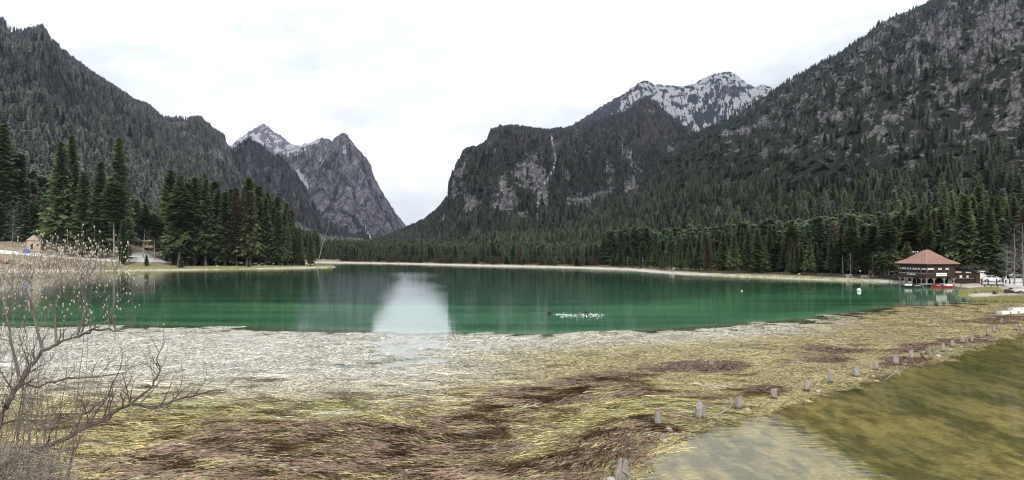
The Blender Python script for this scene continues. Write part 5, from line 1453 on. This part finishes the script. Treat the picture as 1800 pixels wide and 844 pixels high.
def bare_tree(px, Y, top, label, seed, lean=0.0, rad=.16, mat=None, name='bare_tree', depth=3):
    r = random.Random(seed); x, y, z = on(px, Y)
    H = EYE - (top - HY) / F * Y - z
    e = empty(name, (x, y, z - .1), label=label, cat='tree')
    t = MB(); n = 9
    pts = [Vector((lean * H * (i / n) + r.gauss(0, .06), r.gauss(0, .06), H * i / n)) for i in range(n + 1)]
    t.tube(pts, [rad * (1 - .9 * i / n) + .012 for i in range(n + 1)], 7); t.obj('trunk', mat or M_GREYTWIG, e)
    b = MB(); tips = []
    for k in range(int(26 + H)):
        f = r.uniform(.16, .98); i = min(n - 1, int(f * n)); p = pts[i].lerp(pts[i + 1], f * n - i); a = r.uniform(0, 6.28)
        grow(b, tips, r, p, Vector((math.cos(a), math.sin(a), r.uniform(.1, .9))), H * .24 * (1.1 - f * .8), rad * .30 * (1.1 - f), depth - 1, .4, .12, 3, 3, .7)
    b.obj('crown', mat or M_GREYTWIG, e); return e

def shrub(px, Y, hgt, wid, mat, label, seed, n=60, group=None):
    r = random.Random(seed); x, y, z = on(px, Y)
    e = empty('dry_shrub', (x, y, z), label=label, cat='shrub', group=group); m = MB(); tips = []
    for k in range(n):
        a = r.uniform(0, 6.28); q = r.uniform(0, .35) * wid
        grow(m, tips, r, Vector((q * math.cos(a), q * math.sin(a), -.1)), Vector((math.cos(a) * wid / hgt * .8, math.sin(a) * wid / hgt * .8, 1)), hgt * r.uniform(.6, 1.0), .035, 1, .3, .05, 3, 4, .6)
    m.obj('stems', mat, e); return e

def build_bare_growth():
    bare_tree(1783, 147, 398, 'tall bare pale tree right of the walkers', 1, .01, .17)
    bare_tree(1799, 141, 392, 'bare twisted tree at the right edge of the view', 2, -.02, .20)
    bare_tree(1769, 158, 425, 'thin bare tree behind the walkers', 3, .02, .10)
    bare_tree(1826, 150, 400, 'bare tree just past the right edge', 4, 0, .17)
    bare_tree(22, 300, 362, 'grey bare tree before the leftmost spruces', 5, .02, .14, None, 'bare_tree', 3)
    M_DRY = simple('dry_shrub', (0.20, 0.135, 0.105), .9, .35, 2, .1); M_RUST = simple('rust_shrub', (0.24, 0.12, 0.07), .9, .35, 2, .1)
    shrub(1722, 168, 4.2, 3.4, M_GREYTWIG, 'grey leafless shrub behind the wooden shed', 11)
    shrub(1745, 170, 3.2, 2.6, M_GREYTWIG, 'low grey leafless shrub behind the white car', 12)
    shrub(8, 272, 2.6, 3.2, M_RUST, 'rust coloured shrub at the left edge of the shore', 13); shrub(66, 335, 3.6, 4.0, M_DRY, 'reddish shrub above the pink hut', 14)
    shrub(40, 270, 2.2, 3.2, M_DRY, 'dry brown shrub on the bank below the blue tent', 15); shrub(90, 272, 2.4, 4, M_DRY, 'dry brown shrub beneath the broad spruce', 16); shrub(140, 272, 2.0, 4, M_DRY, 'dry brown shrub right of the broad spruce', 17)
    shrub(524, 322, 2.2, 2.6, M_DRY, 'round dry shrub at the tip of the promontory', 18)
    shrub(1541, 190, 2.4, 3.2, M_DRY, 'dry shrub behind the dark notice board', 19)
    # leaning dead trunk
    x, y, z = on(557, 316); e = empty('leaning_dead_trunk', (x, y, z - .2), label='pale dead trunk leaning right at the tip of the promontory', cat='tree trunk')
    top = P(579, 394, 317) - Vector((x, y, z - .2)); m = MB(); n = 8; r = random.Random(9)
    m.tube([Vector((0, 0, 0)).lerp(top, i / n) + Vector((math.sin(i / n * 3) * -.5, 0, 0)) for i in range(n + 1)], [.19 * (1 - .85 * i / n) + .02 for i in range(n + 1)], 7); m.obj('trunk', M_BARK_PALE, e)
    b = MB(); tp = []
    for k in range(22): f = r.uniform(.25, .95); grow(b, tp, r, top * f, Vector((r.gauss(0, 1), r.gauss(0, 1), r.uniform(-.2, .6))), r.uniform(.6, 1.6), .03, 1, .4, 0, 3, 2)
    b.obj('twigs', M_GREYTWIG, e)['kind'] = 'stuff'

# ------------------------------------------------------------------ left shore
def strip(name, px_pts, mat, label, dz=.06):
    """ribbon following the ground; points are (px, depth, half width)"""
    c = [((p - 900) / F * Y, Y, w) for p, Y, w in px_pts]
    q = []
    for i in range(len(c) - 1):
        for k in range(6): t = k / 6; q.append(tuple(c[i][j] * (1 - t) + c[i + 1][j] * t for j in range(3)))
    q.append(c[-1]); vs = []; fs = []; M = 7
    for i, (x, y, w) in enumerate(q):
        a, b = q[max(0, i - 1)], q[min(len(q) - 1, i + 1)]; dx, dy = b[0] - a[0], b[1] - a[1]; l = math.hypot(dx, dy) or 1
        for k in range(M): o = (k / (M - 1) * 2 - 1) * w; vs.append((x - dy / l * o, y + dx / l * o))
    A = np.array(vs); Z = ground_z(A[:, 0], A[:, 1]) + dz
    me = np_mesh(name, np.column_stack([A, Z]), grid_faces(len(q), M)); o = link(name, me, mat); tag(o, label, None, None, 'structure'); return o

def build_left_shore():
    strip('road', [(-60, 290, 2.6), (60, 291, 2.6), (150, 290, 2.4), (215, 291, 2.6), (240, 296, 4.6), (268, 305, 5.2), (290, 316, 4.6), (299, 330, 3.6), (292, 345, 2.6), (278, 370, 2.4), (268, 420, 2.2)], M_ROAD, 'pale gravel road curving along the left shore', .12)
    strip('turnout', [(235, 303, 3.0), (255, 318, 4.0), (275, 326, 3.4), (296, 326, 3.0)], M_ROAD, 'pale gravel turnout before the flat roofed building', .16)
    # flat roofed building
    p = on(255, 344); e = empty('flat_roofed_building', p, -.06, label='low flat roofed pale building beside the gravel road', cat='building')
    MB().box((0, 0, 1.4), (12.5, 6, 3.2)).obj('wall', M_PLASTER, e); MB().box((.3, -.6, 3.25), (15, 8.4, .55)).obj('roof', M_CONCRETE, e); MB().box((.3, -4.85, 3.5), (15, .12, .35)).obj('parapet', M_BLIND, e)
    for k in range(5):
        w = MB().box((-4.6 + k * 2.2, -3.02, 1.7), (1.3, .06, 1.5)).obj('window', M_FRAME, e); MB().box((-4.6 + k * 2.2, -3.07, 1.7), (1.05, .05, 1.25)).obj('pane', M_GLASS, w)
    for k in range(6): MB().tube([(-6.6 + k * 2.7, -4.4, -.4), (-6.6 + k * 2.7, -4.4, 3.0)], .14, 6).obj('column', M_CONCRETE, e)
    # pink hut on the slope
    p = on(64, 299); e = empty('pink_hut', p, .25, label='small pink plastered hut with a narrow dark door between the left spruces', cat='hut')
    W, D, H = 5.4, 4.8, 4.0
    MB().box((0, 0, H / 2 - .5), (W, D, H + 1)).obj('wall', M_PLASTER, e)
    m = MB(); m.add([(-W / 2 - .4, -D / 2 - .5, H + .1), (W / 2 + .4, -D / 2 - .5, H + .1), (W / 2 + .4, D / 2 + .5, H + .1), (-W / 2 - .4, D / 2 + .5, H + .1), (0, -D / 2 - .5, H + 2.6), (0, D / 2 + .5, H + 2.6)], [(0, 1, 4), (2, 3, 5), (1, 2, 5, 4), (3, 0, 4, 5), (0, 3, 2, 1)]); m.obj('roof', M_PLASTER, e)
    d = MB().box((-.9, -D / 2 - .04, 1.5), (.9, .1, 2.5)).obj('door', M_BLACK, e); MB().box((1.4, -D / 2 - .04, 2.2), (.8, .1, .9)).obj('window', M_GLASS, e)
    # tent
    p = on(46, 292); e = empty('blue_tent', p, .4, label='small blue tent on the left bank beside a rust shrub', cat='tent')
    m = MB(); vs = []; fs = []
    for i in range(6):
        t = i / 5; x = -1.5 + 3 * t; h = 1.75 * math.sin(math.pi * (.12 + .76 * t)) ** .7; w = 1.15 * math.sin(math.pi * (.10 + .8 * t)) ** .6
        for k in range(9): a = math.pi * k / 8; vs.append((x, w * math.cos(a), h * math.sin(a)))
    for i in range(5):
        for k in range(8): fs.append((i * 9 + k, i * 9 + k + 1, (i + 1) * 9 + k + 1, (i + 1) * 9 + k))
    fs += [tuple(range(9)), tuple(45 + k for k in range(8, -1, -1))]; m.add(vs, fs); m.obj('canvas', M_BLUE, e, False)
    for s in (-.45, .45): MB().tube([(s, 1.08 * math.cos(math.pi * k / 10), 1.72 * math.sin(math.pi * k / 10)) for k in range(11)], .03, 5).obj('pole', M_DARKGREY, e)
    # grass fringe at the water and stones
    r = random.Random(6)
    def fringe(name, pts, n, h, label):
        m = MB()
        rows = []
        for k in range(n):
            i = r.randint(0, len(pts) - 2); t = r.random(); a, b = pts[i], pts[i + 1]
            rows.append(G(a[0] + (b[0] - a[0]) * t, a[1] + (b[1] - a[1]) * t + r.uniform(-1, 1) * a[2]))
        A = np.array(rows); Z = np.maximum(ground_z(A[:, 0], A[:, 1]), -.1)
        for (x, y), z in zip(rows, Z.tolist()):
            for q in range(3):
                hh = h * r.uniform(.5, 1.2); w = .05 * h / .4; ax = r.gauss(0, .4) * hh; xx = x + r.gauss(0, .25)
                m.add([(xx - w, y, z - .05), (xx + w, y, z - .05), (xx + ax, y + r.gauss(0, .2) * hh, z + hh)], [(0, 1, 2)])
        o = m.obj(name, M_GRASS); tag(o, label, 'grass', None, 'stuff')
    fringe('shore_grass', [(170, 475.5, .8), (300, 474, .7), (420, 472.5, .6), (585, 469.4, .4)], 5000, .5, 'yellow green grass fringe along the left waterline')
    fringe('shore_grass', [(1690, 516, 3.5), (1712, 514, 4), (1740, 515, 3), (1756, 517, 2)], 3600, .55, 'bright green grass tongue beside the shed')
    fringe('shore_grass', [(1715, 527, 2.0), (1760, 528, 2.5), (1810, 531, 3)], 3000, .5, 'green reeds on the right bank before the dark clods')
    fringe('shore_grass', [(1210, 484, .7), (1350, 487.8, .7), (1450, 491.6, .8), (1580, 500, .9)], 900, .35, 'pale grass fringe along the right beach')

def build_right_shore():
    r = random.Random(12)
    strip('path', [(1385, 211, .8), (1420, 205, 1.0), (1470, 197, 1.1), (1520, 188, 1.2), (1570, 180, 1.2), (1640, 172, 1.3)], simple('path_gravel', (0.40, 0.36, 0.30), .95, .2, .8, .1), 'pale footpath along the right shore', .08)
    strip('parking_lot', [(1712, 163, 9), (1760, 163, 11), (1850, 163, 12), (1950, 165, 12)], simple('pale_gravel', (0.66, 0.65, 0.63), .95, .15, .5, .1), 'pale gravel parking lot right of the shed', .07)
    # notice board
    p = on(1531, 182); e = empty('notice_board', p, .1, label='dark notice board on two legs beside the shore path', cat='notice board')
    MB().box((0, 0, 1.75), (1.6, .12, 1.0)).obj('panel', M_BLACK, e); MB().box((0, -.08, 1.75), (1.3, .04, .75)).obj('poster', M_DARKGREY, e)
    MB().box((0, 0, 2.35), (1.9, .5, .08)).obj('roof', M_WOOD_DARK, e)
    for s in (-.7, .7): MB().tube([(s, 0, -.2), (s, 0, 2.3)], .06, 6).obj('leg', M_WOOD_GREY, e)
    # lamp, benches, litter bins
    p = on(1512, 184); e = empty('path_lamp', p, label='short lamp post with a round white head on the right shore', cat='lamp post')
    MB().tube([(0, 0, -.2), (0, 0, 1.75)], .07, 6).obj('post', M_BLACK, e); MB().ball((0, 0, 1.92), .2, 10, 7).obj('lamp_globe', M_LAMP, e, True)
    for (px, Y, lab) in ((1493, 185, 'wooden bench on the beach left of the path lamp'), (1520, 181, 'wooden bench between path lamp and notice board')):
        e = empty('bench', on(px, Y), .1, label=lab, cat='bench')
        for k in range(3): MB().box((0, -.2 + k * .17, .46), (1.9, .14, .05)).obj('seat_slat', M_WOOD_GREY, e)
        for k in range(2): MB().box((0, .34, .68 + k * .2), (1.9, .04, .14)).obj('back_slat', M_WOOD_GREY, e)
        for s in (-.75, .75): MB().box((s, 0, .2), (.1, .5, .48)).obj('leg', M_CONCRETE, e); MB().box((s, .30, .6), (.08, .06, .7)).obj('back_post', M_CONCRETE, e)
    # dark log fence rising to the house
    x0, y0, _ = on(1545, 181); x1, y1, _ = on(1582, 170); dx, dy = x1 - x0, y1 - y0; L = math.hypot(dx, dy)
    e = empty('timber_fence', (x0, y0, gz(x0, y0)), math.atan2(dy, dx), label='dark timber fence climbing from the beach to the stilt house', cat='fence')
    for k in range(26): f = k / 25; MB().tube([(L * f, 0, -.3), (L * f, 0, .75 + .75 * f + r.uniform(-.08, .08))], .16, 6).obj('post', M_BLACK, e)
    for q in (.35, .62): MB().tube([(0, 0, q), (L, 0, q + .72 * (q / .62))], .09, 5).obj('rail', M_BLACK, e)
    # footbridge handrail to the house
    e = empty('gangway', on(1579, 165), .55, label='grey timber gangway joining the shore and the stilt house', cat='gangway')
    for k in range(14): MB().box((-2.6 + k * .4, 0, 1.3), (.36, 1.3, .07)).obj('plank', M_WOOD_GREY, e)
    for s in (-.65, .65): MB().tube([(-2.7, s, 2.3), (2.8, s, 2.3)], .05, 5).obj('handrail', M_WOOD_DARK, e)
    for k in range(4):
        for s in (-.65, .65): MB().tube([(-2.6 + k * 1.75, s, -.4), (-2.6 + k * 1.75, s, 2.3)], .06, 5).obj('post', M_WOOD_DARK, e)
    # bollards before the car park
    for i, px in enumerate((1726, 1737, 1752, 1775)):
        o = link('bollard', MB().tube([(0, 0, -.3), (0, 0, 1.15), (0, 0, 1.22)], [.13, .12, .07], 8).mesh('bollard', M_WOOD_DARK)); o.location = on(px, 149); tag(o, ['short dark bollard beside the van', 'short dark bollard left of the white car', 'short dark bollard right of the white car', 'short dark bollard beside the bare pale tree'][i], 'bollard', 'bollards along the parking lot')
    e = empty('low_barrier', on(1747, 143), .05, label='low black barrier at the water in front of the white car', cat='barrier')
    MB().box((0, 0, .42), (4.6, .14, .22)).obj('rail', M_BLACK, e)
    for s in (-2, -.6, .8, 2.1): MB().box((s, 0, .15), (.14, .14, .5)).obj('post', M_BLACK, e)
    # dark clods of earth on the bank
    for i in range(26):
        px = r.uniform(1748, 1808); Y = r.uniform(119, 131); s = r.uniform(.18, .55); q = random.Random(i + 900)
        o = MB().ball((0, 0, 0), 1, 7, 5, (1.2, .9, .6), .22, q).obj('earth_clod', M_SOIL, None, False); o.location = on(px, Y, s * .2); o.scale = (s, s, s)
        tag(o, 'dark earth clod in the heap on the right bank', 'clod', 'dark clods heaped on the right bank')
    # boulders of the promontory beach
    for i, (px, Y, s, lab) in enumerate(((455, 313, .9, 'pale boulder on the promontory beach among the tree feet'), (466, 312, .5, 'small boulder right of the promontory boulder'), (382, 306, .5, 'grey stone on the promontory beach'), (300, 312, .6, 'stone at the bend of the gravel road'), (1490, 186, .4, 'stone beside the left beach bench'), (1405, 203, .45, 'dark stone on the right shore path'))):
        q = random.Random(i + 700); o = MB().ball((0, 0, 0), 1, 9, 6, (1.2, .9, .8), .12, q).obj('boulder', M_STONE, None, True); o.location = on(px, Y, s * .3); o.scale = (s, s, s); tag(o, lab, 'boulder')

build_stilt_house(); build_annex(); build_boats(); build_vehicles(); build_people(); build_posts(); build_ducks()
build_left_shore(); build_right_shore(); build_bare_growth(); build_bush()
